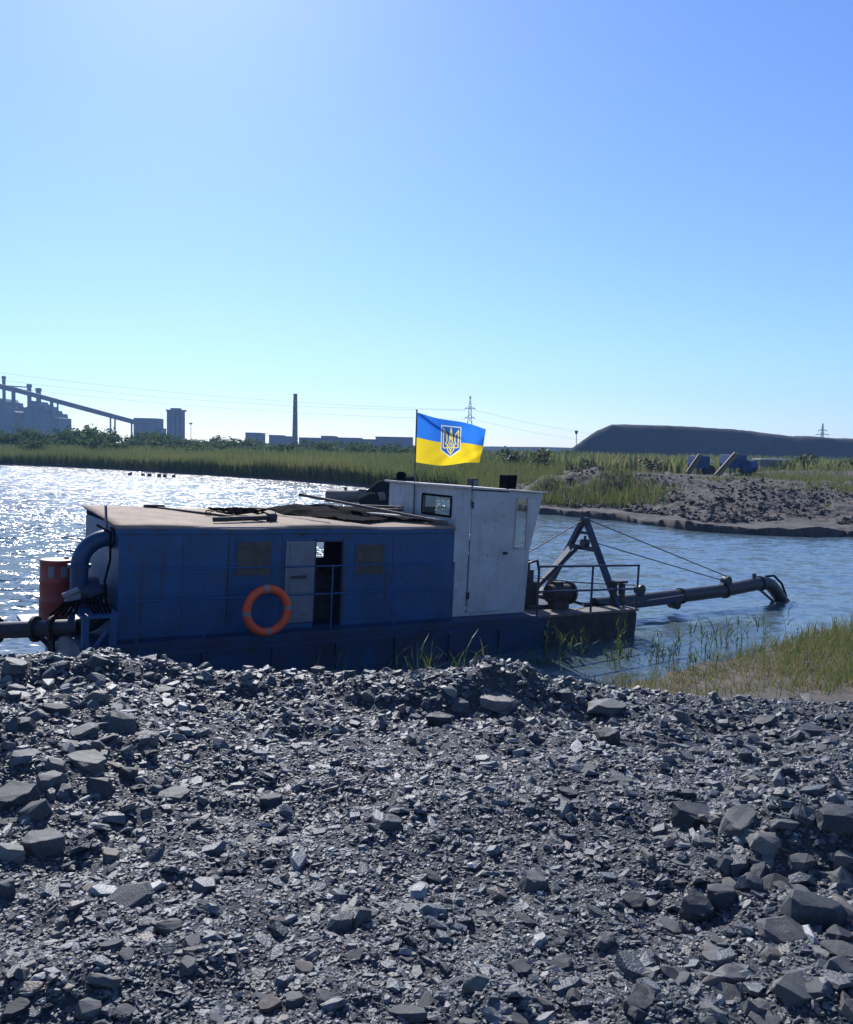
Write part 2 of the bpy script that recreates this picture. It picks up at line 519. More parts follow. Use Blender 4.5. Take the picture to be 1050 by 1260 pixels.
# ------------------------------------------------------------------ gravel bank (the ground we stand on)
def gz(x, y):
    x, y = np.asarray(x, float), np.asarray(y, float)
    base = 2.20 - 0.19 * smooth(4.0, 6.3, y) - 0.12 * smooth(0.3, 1.6, x) * smooth(4.5, 6.3, y) - 0.05 * smooth(2.2, 3.5, y) * (1 - smooth(5.0, 6.4, y))
    yc = 6.7 + 0.25 * np.sin(x * 1.3 + 0.5)
    toe = 10.3 + 0.6 * smooth(0.5, 3.0, x)
    fall = np.clip((y - yc) / (toe - yc), 0, 3)
    z = base - (2.15 * fall + 0.02) * (fall > 0) * smooth(0, 0.25, fall)
    z = z + 0.26 * np.exp(-(((x + 2.35) / 0.95) ** 2 + ((y - 4.55) / 0.95) ** 2)) + 0.10 * np.exp(-(((x + 2.1) / 0.5) ** 2 + ((y - 5.6) / 0.6) ** 2))
    z = z + 0.24 * np.exp(-(((x - 1.75) / 0.55) ** 2 + ((y - 3.6) / 0.42) ** 2)) + 0.10 * np.exp(-(((x - 1.6) / 0.35) ** 2 + ((y - 2.6) / 0.35) ** 2))
    z = z + 0.10 * np.exp(-(((x - 0.45) / 0.33) ** 2 + ((y - 6.3) / 0.3) ** 2)) - 0.10 * np.exp(-(((x + 0.68) / 0.25) ** 2 + ((y - 5.3) / 0.2) ** 2))
    rn = fbm(x * 1.7 + 3, x * 0 + 1.5, 3)
    z = z + 0.17 * np.exp(-np.abs((y - 6.45 - 0.5 * (rn - 0.5)) / 0.24) ** 2.6) * np.clip(2.6 * (rn - 0.22), 0, 1.3) * (1 - 0.7 * smooth(0.8, 1.6, x))
    z = z - 0.06 * np.exp(-((y - 5.85) / 0.28) ** 2) * smooth(-2.2, -1.4, x) * (1 - smooth(0.3, 0.9, x))
    z = z + 0.07 * np.exp(-(((x + 1.4) / 0.6) ** 2 + ((y - 6.3) / 0.4) ** 2))
    z = z + 0.10 * (fbm(x * 1.1 + 40, y * 1.1 + 9, 3) - 0.5) + 0.13 * (fbm(x * 4 + 4, y * 4 + 11, 3) - 0.5)
    return z

def axis(segs):
    out = []
    for a, b, st in segs: out.append(np.arange(a, b, st))
    return np.unique(np.round(np.concatenate(out + [np.array([segs[-1][1]])]), 4))
def grid(ax, ay, fz):
    X, Y = np.meshgrid(ax, ay, indexing='ij')
    Z = fz(X, Y)
    v = np.stack([X, Y, Z], -1).reshape(-1, 3)
    nx, ny = len(ax), len(ay)
    i = np.arange(nx * ny).reshape(nx, ny)
    f = np.stack([i[:-1, :-1], i[1:, :-1], i[1:, 1:], i[:-1, 1:]], -1).reshape(-1, 4)
    return v, f

def bank(x, y):
    z = gz(x, y)
    # sandy shelf to the right of the dredge, beyond the gravel toe
    sx = np.array([-40, 0.2, 1.3, 1.8, 2.5, 3.9, 5.1, 6.6, 7.8, 8.8, 10.4, 30, 60])
    sy = np.array([10.2, 11.5, 13.2, 14.1, 14.2, 14.6, 15.6, 16.8, 17.8, 18.5, 19.6, 26, 31])
    sh = np.interp(x, sx, sy) + 0.5 * (fbm(x * 0.9, y * 0.9, 3) - 0.5)
    shelf = np.where(y < sh, 0.02 + 0.075 * (sh - y) * np.clip((sh - y), 0, 2.2) ** 0.3, -0.35 * (y - sh))
    shelf = np.minimum(shelf, 0.75) + 0.05 * (fbm(x * 3, y * 3, 3) - 0.5) * (y < sh)
    return np.maximum(np.maximum(z, shelf), -1.4)
ax = axis([(-60, -12, 4), (-12, -5.2, 0.4), (-5.2, 5.2, 0.035), (5.2, 14, 0.2), (14, 60, 3)])
ay = axis([(-60, -6, 4), (-6, 1.4, 0.4), (1.4, 7.6, 0.035), (7.6, 26, 0.12), (26, 40, 1)])
v, f = grid(ax, ay, bank)
grav = mesh_np('gravel_bank', v, f, M['gravel'], smooth=True)
grav.data.materials.append(M['sand'])
fc = v[f].mean(1)
grav.data.polygons.foreach_set('material_index', ((fc[:, 1] > 10.6 + 0.8 * (fbm(fc[:, 0], fc[:, 1]) - .5)) & (fc[:, 0] > -1)).astype(np.int32))
tag(grav, kind='structure')

# --- stones
def hull_stone(seed, n=11, boxy=0.75, flat=1.0, cut=False):
    r = random.Random(seed)
    bm = bmesh.new()
    nt = n // 2
    tap = r.uniform(0.6, 0.95)
    for lev in (0.5, -0.5):
        a0 = r.uniform(0, 6.28)
        for k in range(nt):
            a_ = a0 + 6.283 * (k + r.uniform(-0.35, 0.35)) / nt
            ra = r.uniform(0.36, 0.56) * (tap if lev > 0 else 1.0)
            bm.verts.new((math.cos(a_) * ra, math.sin(a_) * ra * 0.85, lev + r.uniform(-0.17, 0.17)))
    res = bmesh.ops.convex_hull(bm, input=bm.verts)
    bmesh.ops.delete(bm, geom=[e for e in res['geom_interior'] if isinstance(e, bmesh.types.BMVert)], context='VERTS')
    loose = [q for q in bm.verts if not q.link_faces]
    bmesh.ops.delete(bm, geom=loose, context='VERTS')
    bmesh.ops.triangulate(bm, faces=bm.faces)
    bm.verts.ensure_lookup_table()
    bm.verts.index_update()
    V = np.array([q.co[:] for q in bm.verts])
    F = np.array([[q.index for q in fa.verts] for fa in bm.faces])
    ext = V.max(0) - V.min(0)
    V = (V - (V.max(0) + V.min(0)) / 2) / ext
    bm.free()
    return V, F

SV = [hull_stone(100 + k, 10 + 2 * (k % 2)) for k in range(32)]
def stones_mesh(name, x, y, z, sx, sy, sz, tilt, tone, parent):
    vs, fs, ts, base = [], [], [], 0
    kind = rng.integers(0, len(SV), len(x))
    for k, (V, F) in enumerate(SV):
        i = np.where(kind == k)[0]
        n = len(i)
        if n == 0: continue
        yaw = rng.uniform(0, 2 * np.pi, n)
        tx, ty = rng.normal(0, 1, n) * tilt[i], rng.normal(0, 1, n) * tilt[i]
        P = V[None] * np.stack([sx[i], sy[i], sz[i]], -1)[:, None, :]
        c, s = np.cos(tx)[:, None], np.sin(tx)[:, None]
        P = np.stack([P[..., 0], P[..., 1] * c - P[..., 2] * s, P[..., 1] * s + P[..., 2] * c], -1)
        c, s = np.cos(ty)[:, None], np.sin(ty)[:, None]
        P = np.stack([P[..., 0] * c + P[..., 2] * s, P[..., 1], -P[..., 0] * s + P[..., 2] * c], -1)
        c, s = np.cos(yaw)[:, None], np.sin(yaw)[:, None]
        P = np.stack([P[..., 0] * c - P[..., 1] * s, P[..., 0] * s + P[..., 1] * c, P[..., 2]], -1)
        P = P + np.stack([x[i], y[i], z[i]], -1)[:, None, :]
        nv = V.shape[0]
        vs.append(P.reshape(-1, 3))
        fs.append((F[None] + (np.arange(n) * nv)[:, None, None]).reshape(-1, 3) + base)
        ts.append(np.repeat(tone[i], nv))
        base += n * nv
    return mesh_np(name, np.concatenate(vs), np.concatenate(fs), M['stones'], parent, np.concatenate(ts))

def scatter(n, y0, y1, power=1.0, margin=0.5):
    y = y0 + (y1 - y0) * rng.random(n) ** power
    hw = 0.54 * y + margin
    x = rng.uniform(-1, 1, n) * hw
    return x, y
def tone_of(n):
    t = np.clip(rng.normal(0.50, 0.22, n), 0, 0.86)
    t[rng.random(n) < 0.04] = 0.90
    w = rng.random(n) < 0.06
    t[w] = rng.uniform(0.93, 1.0, w.sum())
    return t
xs, ys, ss = [], [], []
for n, y0, y1, pw, a, b in ((46000, 2.0, 4.8, 1.0, 0.009, 0.020), (46000, 2.0, 7.4, 0.75, 0.014, 0.030), (7500, 2.0, 8.2, 0.7, 0.03, 0.055), (1800, 2.0, 9.5, 0.7, 0.05, 0.09)):
    x, y = scatter(n, y0, y1, pw)
    s = a * (b / a) ** (rng.random(n) ** 1.5)
    xs.append(x); ys.append(y); ss.append(s)
x, y, s = map(np.concatenate, (xs, ys, ss))
keep = rng.random(len(x)) < 0.45 + 0.9 * fbm(x * 1.6 + 3, y * 1.6, 3)
x, y, s = x[keep], y[keep], s[keep]
n = len(x)
flat = rng.uniform(0.16, 0.52, n)
z = bank(x, y) + s * flat * rng.uniform(-0.1, 0.55, n)
stones_mesh('loose_gravel', x, y, z, s * rng.uniform(1.0, 2.0, n), s * rng.uniform(0.6, 1.1, n), s * flat, np.full(n, 0.27), tone_of(n), grav)
tag(C.objects['loose_gravel'], 'small angular chips of dark slate covering the bank', kind='stuff')

# rocks along both berms, medium, joined with the rest of the loose stones past the counted ones
def cluster(n, cx, cy, rx, ry, a, b):
    x = cx + rng.normal(0, rx, n)
    y = cy + rng.normal(0, ry, n)
    s = a * (b / a) ** (rng.random(n) ** 1.3)
    return x, y, s
cl = [cluster(520, -2.6, 4.7, 0.8, 1.0, 0.04, 0.11), cluster(260, -2.4, 6.0, 1.0, 0.5, 0.04, 0.11), cluster(330, 1.9, 3.6, 0.5, 0.6, 0.035, 0.09), cluster(420, 1.5, 6.0, 1.5, 0.5, 0.04, 0.09), cluster(300, -0.5, 6.6, 1.4, 0.3, 0.04, 0.10)]
x, y, s = (np.concatenate([c[i] for c in cl]) for i in range(3))
n = len(x)
flat = rng.uniform(0.25, 0.8, n)
z = bank(x, y) + s * flat * rng.uniform(0.0, 0.5, n)
stones_mesh('loose_rubble', x, y, z, s * rng.uniform(0.9, 1.6, n), s * rng.uniform(0.6, 1.0, n), s * flat, np.full(n, 0.35), tone_of(n) * 0.95, grav)
tag(C.objects['loose_rubble'], 'medium broken slate rubble on the berms of the bank', kind='stuff')

# the stones that show largest, one object each
BIGM = []
for k in range(26):
    V, F = hull_stone(900 + k, 12 + 2 * (k % 3), 0.8)
    me = bpy.data.meshes.new('stone')
    me.from_pydata(V.tolist(), [], F.tolist())
    bm = bmesh.new()
    bm.from_mesh(me)
    bmesh.ops.dissolve_limit(bm, angle_limit=0.22, verts=bm.verts, edges=bm.edges)
    bmesh.ops.bevel(bm, geom=[e for e in bm.edges], offset=0.016, segments=1, affect='EDGES')
    bmesh.ops.triangulate(bm, faces=bm.faces)
    bmesh.ops.subdivide_edges(bm, edges=[e for e in bm.edges if e.calc_length() > 0.16], cuts=2, use_grid_fill=True)
    bmesh.ops.triangulate(bm, faces=bm.faces)
    bm.normal_update()
    for q in bm.verts:                 # chipped faces, layered like slate
        c_ = q.co
        nz_ = float(fbm(np.array(c_.x * 4 + k * 3.7 + c_.z * 2), np.array(c_.y * 4 + c_.z * 3 + k), 3)) - 0.5
        lay = math.sin(c_.z * 22 + 3 * c_.x + k) * 0.012
        q.co = c_ + q.normal * (0.11 * nz_ + lay * (1 - abs(q.normal.z)))
    bm.to_mesh(me)
    bm.free()
    me.materials.append(M['stone1'])
    BIGM.append(me)
def ground_hit(px, py):
    r = fw + rt * (px - 525) / 1050 - up * (py - 630) / 1050
    t = np.linspace(1.5, 12, 2400)
    P = CAM[None] + r[None] * t[:, None]
    b = P[:, 2] < bank(P[:, 0], P[:, 1])
    return P[np.argmax(b)] if b.any() else P[-1]
n_st = 0
def put_stone(x, y, sx, sy, sz, yaw, tx, ty, k=None, sink=0.3):
    global n_st
    o = bpy.data.objects.new('stone', BIGM[n_st % len(BIGM) if k is None else k])
    C.objects.link(o)
    o.parent = grav
    zz = float(bank(x, y))
    o.location = (x, y, zz + sz * (0.5 - sink))
    o.rotation_euler = (tx, ty, yaw)
    o.scale = (sx, sy, sz)
    n_st += 1
# px, py, width px, thickness px, yaw, tilt x, tilt y
BIG = [(15, 978, 75, 34, .3, .25, -.2), (88, 918, 44, 18, .2, .1, 0), (106, 936, 62, 26, -.1, .2, .1), (146, 886, 62, 34, .1, .1, .3), (100, 900, 50, 13, .5, .2, -.3), (118, 916, 26, 22, 1.2, .5, .7),
       (124, 966, 50, 30, .4, -.1, .2), (42, 998, 56, 34, .8, .2, -.5), (52, 1036, 64, 32, .1, .1, .1), (12, 1046, 50, 28, .3, 0, .2), (214, 976, 52, 15, .1, .15, -.05), (6, 1092, 40, 40, .5, .2, .3),
       (156, 1108, 92, 22, .7, .3, -.35), (210, 1138, 46, 24, .3, .5, .1), (417, 1136, 58, 34, .5, .3, .2), (446, 1126, 36, 34, 1.0, .2, .3), (330, 1236, 40, 22, 0, .3, 0), (20, 1240, 46, 24, .9, .4, .2), (110, 1240, 48, 26, .2, .5, .1),
       (858, 1002, 78, 30, -.1, .2, .05), (908, 1008, 70, 30, .6, .25, -.4), (887, 1102, 52, 38, .1, 0, .05), (1004, 1112, 100, 46, -.05, .35, 0), (860, 1120, 52, 36, -.8, .4, .5), (966, 1144, 86, 24, -.7, .4, .3), (980, 1214, 66, 36, .2, .3, .1),
       (1036, 1190, 46, 26, -.3, .2, .3), (836, 1198, 44, 16, .2, .3, -.1), (540, 886, 42, 26, .1, .2, 0), (566, 866, 36, 18, -.2, .1, .1), (614, 862, 56, 22, -.3, .1, .1), (746, 868, 60, 17, 0, .1, 0), (696, 854, 38, 24, .2, .2, -.2),
       (656, 1086, 50, 34, -.3, .2, .1), (746, 906, 40, 26, .3, .2, 0), (532, 1080, 38, 22, -.4, .4, .2), (1030, 1004, 70, 30, .1, .1, .1), (945, 1034, 60, 28, -.4, .1, .3), (1000, 900, 48, 20, .2, .1, .2), (985, 905, 44, 26, .9, .3, .2),
       (856, 925, 52, 22, .1, .3, 0), (835, 880, 36, 20, .2, 0, .1), (940, 888, 42, 18, .2, .1, -.2), (722, 948, 40, 16, .2, .2, 0), (765, 960, 44, 16, -.3, .2, .1), (700, 975, 36, 14, .1, .2, 0), (480, 1012, 38, 26, .4, .2, .2), (334, 985, 40, 24, .3, .1, 0),
       (900, 1060, 44, 24, .5, .2, .1), (782, 1110, 40, 22, -.4, .3, .2), (745, 1155, 44, 24, .6, .4, .1), (690, 1185, 40, 22, .1, .4, -.2), (640, 1190, 36, 20, -.4, .3, .1), (990, 1060, 50, 26, .1, .2, -.2), (1040, 1060, 46, 34, .3, .1, .2),
       (925, 1085, 40, 26, -.6, .2, .3), (785, 1235, 46, 24, .4, .4, .1), (1030, 1150, 46, 30, .6, .2, .2), (935, 1240, 50, 34, .1, .3, .1), (60, 960, 52, 20, .2, .2, -.2), (30, 930, 46, 20, .5, .1, .2), (70, 940, 40, 22, -.3, .2, .1), (180, 905, 40, 20, .3, .2, .2), (160, 950, 38, 22, -.2, .1, .3),
       (25, 890, 46, 20, .3, .1, -.1), (70, 870, 44, 18, .1, .2, .1), (120, 855, 40, 18, .4, .1, .2), (20, 850, 44, 22, .2, .1, .1), (200, 850, 34, 18, .5, .2, .2), (255, 808, 30, 14, .1, 0, .1), (205, 806, 16, 10, .1, 0, .1), (20, 818, 40, 18, .2, .1, .2), (120, 812, 34, 22, .6, .2, .4)]
for i, (px, py, w, h, yaw, tx, ty) in enumerate(BIG):
    P = ground_hit(px, py + h * 0.25)
    d = float((P - CAM) @ fw)
    m = d / 1050
    put_stone(P[0], P[1], w * m * 0.82, w * m * random.uniform(0.5, 0.7), h * m * random.uniform(0.68, 0.85), yaw, tx * 0.8, ty * 0.8)
cnt = 0
while cnt < 228:
    px, py = random.uniform(-20, 1070), random.uniform(830, 1275)
    berm = px < 200 and py < 1080 or px > 780 and 960 < py or (px > 620 and py < 960)
    if not berm and random.random() < 0.55: continue
    P = ground_hit(px, py)
    if P[1] > 8: continue
    w = random.uniform(0.042, 0.085) * (1.2 if berm else 0.9)
    put_stone(P[0], P[1], w * random.uniform(1.0, 1.8), w * random.uniform(0.6, 1.0), w * random.uniform(0.2, 0.5), random.uniform(0, 6.28), random.gauss(0, 0.25), random.gauss(0, 0.25))
    cnt += 1

# ------------------------------------------------------------------ far bank
SHX = [(-760, 330), (-300, 230), (-140, 165), (-65.7, 131), (-50, 123.5), (-34, 110), (-21.5, 100), (-10.7, 89), (-3.3, 77), (2.0, 63), (6.9, 51.9), (10.7, 47.6), (13.1, 42.6), (16, 40.6), (20.8, 41.0), (40, 46), (90, 56), (300, 80), (760, 90)]
sth = np.array([math.atan2(a, b) for a, b in SHX])
srr = np.array([math.hypot(a, b) for a, b in SHX])
def shore_r(th):
    return np.interp(th, sth, srr) + 0.5 * (fbm(th * 60, th * 0 + 3, 4) - 0.5) * np.interp(th, [-.1, .1], [3, 1.6]) + 0.35 * (fbm(th * 260, th * 0 + 7, 3) - 0.5)
def far_z(x, y):
    th, r = np.arctan2(x, y), np.hypot(x, y)
    t = r - shore_r(th)
    spit = smooth(-0.03, 0.10, th)
    edge = np.where(t < 0.12, np.clip(t, -1, 0.12) / 0.12, 1)
    left = 0.25 + 0.6 * smooth(0, 25, t) + 0.8 * smooth(20, 120, t)
    right = 0.16 + 0.45 * fbm(th * 28 + 2, t * 0.5, 4) + 0.02 * np.clip(t, 0, 8) + 1.25 * smooth(3, 30, t)
    m1 = 1.75 * np.exp(-(((x - 12.0) / 3.6) ** 2 + ((y - 60) / 3.2) ** 2)) + 1.1 * np.exp(-(((x - 7.8) / 2.2) ** 2 + ((y - 57.5) / 2.5) ** 2)) + 0.9 * np.exp(-(((x - 17.5) / 2.5) ** 2 + ((y - 62) / 3) ** 2))
    m1 = m1 + 1.0 * np.exp(-(((x - 38) / 9.0) ** 2 + ((y - 82) / 4) ** 2)) + 0.7 * np.exp(-(((x - 20) / 5.0) ** 2 + ((y - 54) / 3) ** 2))
    rub = smooth(2.5, 6, t) * (1 - smooth(28, 40, t)) * spit
    cl = rub * (0.5 * (fbm(x * 0.55, y * 0.5, 5, True) - 0.55) + 0.25 * (fbm(x * 2.3, y * 2.0, 3, True) - 0.5))
    z = left * (1 - spit) + (right + m1 + cl) * spit
    return z * edge - 0.15 * (1 - edge) + 0.05 * (fbm(x * 1.5, y * 1.5, 3) - 0.5)
thv = axis([(-1.5, -0.56, 0.04), (-0.56, 0.02, 0.004), (0.02, 0.56, 0.0022), (0.56, 1.45, 0.04)])
tv = np.concatenate([np.array([0, 0.05, 0.12]), np.arange(0.25, 10, 0.14), np.arange(10, 40, 0.3), 40 * 1.09 ** np.arange(0, 37)])
TH, TV = np.meshgrid(thv, tv, indexing='ij')
RR = np.minimum(shore_r(TH) + TV, 930 / np.maximum(np.cos(TH), 0.32))
RR = np.minimum(RR, 790 / np.maximum(np.abs(np.sin(TH)), 0.05))
X, Y = RR * np.sin(TH), RR * np.cos(TH)
v = np.stack([X, Y, far_z(X, Y)], -1).reshape(-1, 3)
i = np.arange(TH.size).reshape(TH.shape)
f = np.stack([i[:-1, :-1], i[1:, :-1], i[1:, 1:], i[:-1, 1:]], -1).reshape(-1, 4)
M['farsoil'] = mat('far_bank_soil', (0.08, 0.066, 0.058), 0.95, col2=(0.034, 0.029, 0.028), vscale=0.7, bump=0.6, bscale=4, ramp=(0.42, 0.62))
o = mesh_np('ground', v, f, M['farsoil'], smooth=True)
tag(o, kind='structure')

# clods thrown over the spit
n = 11000
th = rng.uniform(0.06, 0.53, n)
t = 2.5 + 30 * rng.random(n) ** 1.5
r = shore_r(th) + t
x, y = r * np.sin(th), r * np.cos(th)
keep = fbm(x * 0.35 + 5, y * 0.35, 3) > 0.42
x, y = x[keep], y[keep]
n = len(x)
s = 0.05 * (6.0) ** (rng.random(n) ** 2.2)
cd = stones_mesh('soil_clods', x, y, far_z(x, y) + s * 0.15, s * rng.uniform(0.9, 1.6, n), s, s * rng.uniform(0.4, 0.8, n), np.full(n, 0.4), rng.random(n) * 0.85, o)
cd.data.materials.clear()
cd.data.materials.append(M['clod'])
tag(cd, 'dug up lumps of grey soil and rock on the spit', kind='stuff')

# ------------------------------------------------------------------ vegetation
def blades(name, x, y, z, h, w, lean, tone, material, parent=None, seg=2):
    n = len(x)
    a = rng.uniform(0, 2 * np.pi, n)
    b = rng.uniform(0, 2 * np.pi, n)
    L = lean * h * rng.uniform(0.2, 1.2, n)
    rows = []
    for k in range(seg + 1):
        t = k / seg
        cx, cy, cz = x + np.cos(b) * L * t ** 1.8, y + np.sin(b) * L * t ** 1.8, z + h * t * (1 - 0.15 * lean * t)
        if k < seg:
            ww = w * (1 - 0.55 * t) * 0.5
            rows.append(np.stack([cx - np.cos(a) * ww, cy - np.sin(a) * ww, cz], -1))
            rows.append(np.stack([cx + np.cos(a) * ww, cy + np.sin(a) * ww, cz], -1))
        else:
            rows.append(np.stack([cx, cy, cz], -1))
    P = np.stack(rows, 1)
    nv = P.shape[1]
    F = []
    for k in range(seg - 1):
        F += [[2 * k, 2 * k + 1, 2 * k + 3], [2 * k, 2 * k + 3, 2 * k + 2]]
    F += [[2 * seg - 2, 2 * seg - 1, 2 * seg]]
    F = np.array(F)
    fs = (F[None] + (np.arange(n) * nv)[:, None, None]).reshape(-1, 3)
    return mesh_np(name, P.reshape(-1, 3), fs, material, parent, np.repeat(tone, nv))

# reed bed of the far shore
n = 70000
th = rng.uniform(-0.60, 0.035, n)
t = 0.3 + 60 * rng.random(n) ** 1.7
r = shore_r(th) + t
x, y = r * np.sin(th), r * np.cos(th)
hh = (1.5 + 1.3 * fbm(x * 0.12, y * 0.12, 3)) * rng.uniform(0.75, 1.15, n)
tn = np.clip(0.15 + 0.9 * fbm(x * 0.07 + 8, y * 0.07, 3) + rng.normal(0, 0.14, n) - 0.15, 0, 1)
tag(blades('reed_bed', x, y, far_z(x, y) - 0.05, hh, rng.uniform(0.05, 0.13, n), np.full(n, 0.28), tn, M['farreed']), 'dense green reed bed along the far shore of the lake', 'reeds', kind='stuff')
# scrub on the plain behind
n = 30000
th = rng.uniform(-0.60, 0.60, n)
r = np.maximum(shore_r(th) + 35, 95) + 260 * rng.random(n) ** 1.4
x, y = r * np.sin(th), r * np.cos(th)
hh = (1.0 + 2.0 * fbm(x * 0.05, y * 0.05 + 4, 3)) * rng.uniform(0.5, 1.2, n)
tag(blades('scrub', x, y, far_z(x, y) - 0.05, hh, rng.uniform(0.15, 0.5, n), np.full(n, 0.35), np.clip(fbm(x * 0.04, y * 0.04, 3) + rng.normal(0, 0.15, n) - 0.1, 0, 1), M['farreed']), 'green weeds and scrub covering the plain behind the lake', 'scrub', kind='stuff')
# grass on the spit
th = rng.uniform(0.03, 0.58, 60000)
t = 1.5 + 45 * rng.random(60000) ** 1.1
r = shore_r(th) + t
x, y = r * np.sin(th), r * np.cos(th)
den = fbm(x * 0.22 + 2, y * 0.22 + 6, 3)
px = 525 + 1050 * x / y
boost = np.exp(-((px - 745) / 75) ** 2 - ((y - 55.0) / 2.6) ** 2) * 0.9 + 0.5 * np.exp(-((px - 1010) / 60) ** 2 - ((y - 62) / 9) ** 2) + 0.35 * (y > 68) + 0.3 * (px < 690)
keep = den + boost + rng.normal(0, 0.07, len(den)) > 0.88
x, y = x[keep], y[keep]
n = len(x)
tag(blades('spit_grass', x, y, far_z(x, y) - 0.03, np.where(x > 15, 0.6, 1.0) * rng.uniform(0.25, 1.25, n), rng.uniform(0.025, 0.06, n), np.full(n, 0.4), np.clip(rng.normal(0.62, 0.24, n), 0, 1), M['grass']), 'tufts of weeds and grass growing among the dug soil on the spit', 'grass', kind='stuff')

# bushes and trees on the plain
def crown_mesh(seed, nq=420, tall=1.0):
    r = np.random.default_rng(seed)
    nb = 9
    cen = r.normal(0, 1, (nb, 3)) * np.array([0.26, 0.26, 0.17]) + np.array([0, 0, 0.55])
    rad = r.uniform(0.16, 0.30, nb)
    k = r.integers(0, nb, nq)
    d = r.normal(0, 1, (nq, 3))
    d /= np.linalg.norm(d, axis=1)[:, None]
    P = cen[k] + d * (rad[k] * r.uniform(0.6, 1.12, nq))[:, None]
    P[:, 2] = np.maximum(P[:, 2], 0.06) * tall
    a = r.normal(0, 1, (nq, 3)); a /= np.linalg.norm(a, axis=1)[:, None]
    b = np.cross(a, r.normal(0, 1, (nq, 3))); b /= np.linalg.norm(b, axis=1)[:, None]
    sz = r.uniform(0.03, 0.075, nq)[:, None]
    q = np.stack([P - a * sz, P + b * sz * 0.8, P + a * sz, P - b * sz * 0.8], 1).reshape(-1, 3)
    f = np.arange(nq * 4).reshape(-1, 4)
    tn = np.repeat(np.clip(0.5 + 0.5 * r.normal(0, .35, nq) + 0.25 * (cen[k][:, 0] * 2), 0, 1), 4)
    return q, f, tn
crowns = []
for k in range(8):
    q, f, tn = crown_mesh(40 + k)
    ob = mesh_np('crown', q, f, M['leaf'] if k < 5 else M['leaf2'], None, tn)
    crowns.append(ob.data)
    bpy.data.objects.remove(ob)
tmb = MB()
tmb.tube([(0, 0, -0.03), (0.01, 0, 0.2), (-0.01, 0.02, 0.42), (0.03, 0.0, 0.62)], 0.02, 6, radii=[0.026, 0.02, 0.014, 0.006])
tmb.tube([(0, 0, 0.15), (0.1, 0.05, 0.4), (0.15, 0.06, 0.55)], 0.012, 5, radii=[0.014, 0.01, 0.004])
tmb.tube([(0, 0, 0.2), (-0.1, -0.04, 0.42), (-0.16, -0.05, 0.52)], 0.012, 5, radii=[0.014, 0.01, 0.004])
tr0 = tmb.build('trunk', M['bark'])
trunk_me = tr0.data
bpy.data.objects.remove(tr0)
def bush(name, x, y, h, wd_, k, label, cat, group=None):
    e = empty(name, (x, y, float(far_z(x, y)) - 0.05), (0, 0, random.uniform(0, 6.28)))
    e.scale = (wd_, wd_, h)
    for nm, me in (('crown', crowns[k]), ('trunk', trunk_me)):
        c = bpy.data.objects.new(nm, me)
        C.objects.link(c)
        c.parent = e
    tag(e, label, cat, group)
    return e
for k in range(120):
    px = random.uniform(-30, 700)
    d = random.uniform(150, 300)
    th_ = math.atan2(px - 525, 1050)
    x, y = d * math.tan(th_), d
    hmax = np.interp(px, [0, 100, 180, 230, 420, 520, 640], [6.2, 7.2, 6.4, 4.6, 4.2, 3.4, 3.0])
    bush('bush', x, y, hmax * random.uniform(0.55, 1.0) * (d / 220) ** 0.5, random.uniform(4.5, 9), random.randrange(5), 'dark green bush in the hazy belt behind the far reed bed', 'bush', 'bushes behind the far reed bed')
for px, d, h, w, k, lab in ((722, 74, 1.9, 1.7, 6, 'small pale bush above the left end of the dug mound'), (985, 92, 3.0, 2.6, 6, 'pale feathery bush right of the white roofed shed'), (1042, 95, 2.2, 3.4, 7, 'pale low bush at the right edge under the spoil heap'), (800, 88, 1.8, 2.6, 5, 'pale bush left of the blue hopper machines'),
                            (632, 92, 2.6, 3.2, 5, 'light green bush behind the white wheelhouse roof'), (660, 84, 2.3, 3.0, 7, 'light green bush left of the dug mound')):
    bush('bush', d * (px - 525) / 1050, d, h, w, k, lab, 'bush')

# near shore reeds and grass
def bank_pts(x, y):
    return np.maximum(bank(x, y), -0.25)
xs, ys, hs = [], [], []
tufts = [(-1.15, 12.2, .12, 26, 1.15), (-0.75, 12.4, .14, 30, 1.2), (-0.1, 12.6, .15, 40, 1.45), (0.25, 12.5, .12, 34, 1.3), (0.75, 12.7, .15, 30, 1.2), (-1.5, 12.0, .1, 14, 1.0), (1.0, 13.0, .1, 16, 1.2),
         (1.95, 15.0, .10, 20, .75), (2.35, 15.2, .16, 44, .95), (2.75, 15.6, .2, 44, .95), (3.2, 15.8, .2, 34, .9), (3.35, 15.0, .14, 34, 1.0), (2.9, 16.0, .2, 40, 1.1), (3.6, 16.2, .2, 38, 1.2), (3.9, 15.6, .25, 36, .8),
         (4.2, 15.2, .12, 22, 1.0), (4.6, 15.6, .2, 30, 1.1), (5.1, 15.8, .25, 30, 1.0), (5.6, 16.4, .3, 28, .95), (6.1, 16.8, .3, 28, .9), (6.7, 17.3, .3, 24, .9), (5.0, 14.9, .3, 26, .6), (7.2, 18.2, .4, 22, .8)]
for cx_, cy_, sp, n, h in tufts:
    n = int(n * (0.45 if cy_ < 13.5 else (0.16 if cx_ < 4 else 0.28))); xs.append(rng.normal(cx_, sp * 1.3, n)); ys.append(rng.normal(cy_, sp, n)); hs.append(h * rng.uniform(0.45, 1.1, n) * (0.92 if cy_ < 13.5 else 0.95))
x, y, h = map(np.concatenate, (xs, ys, hs))
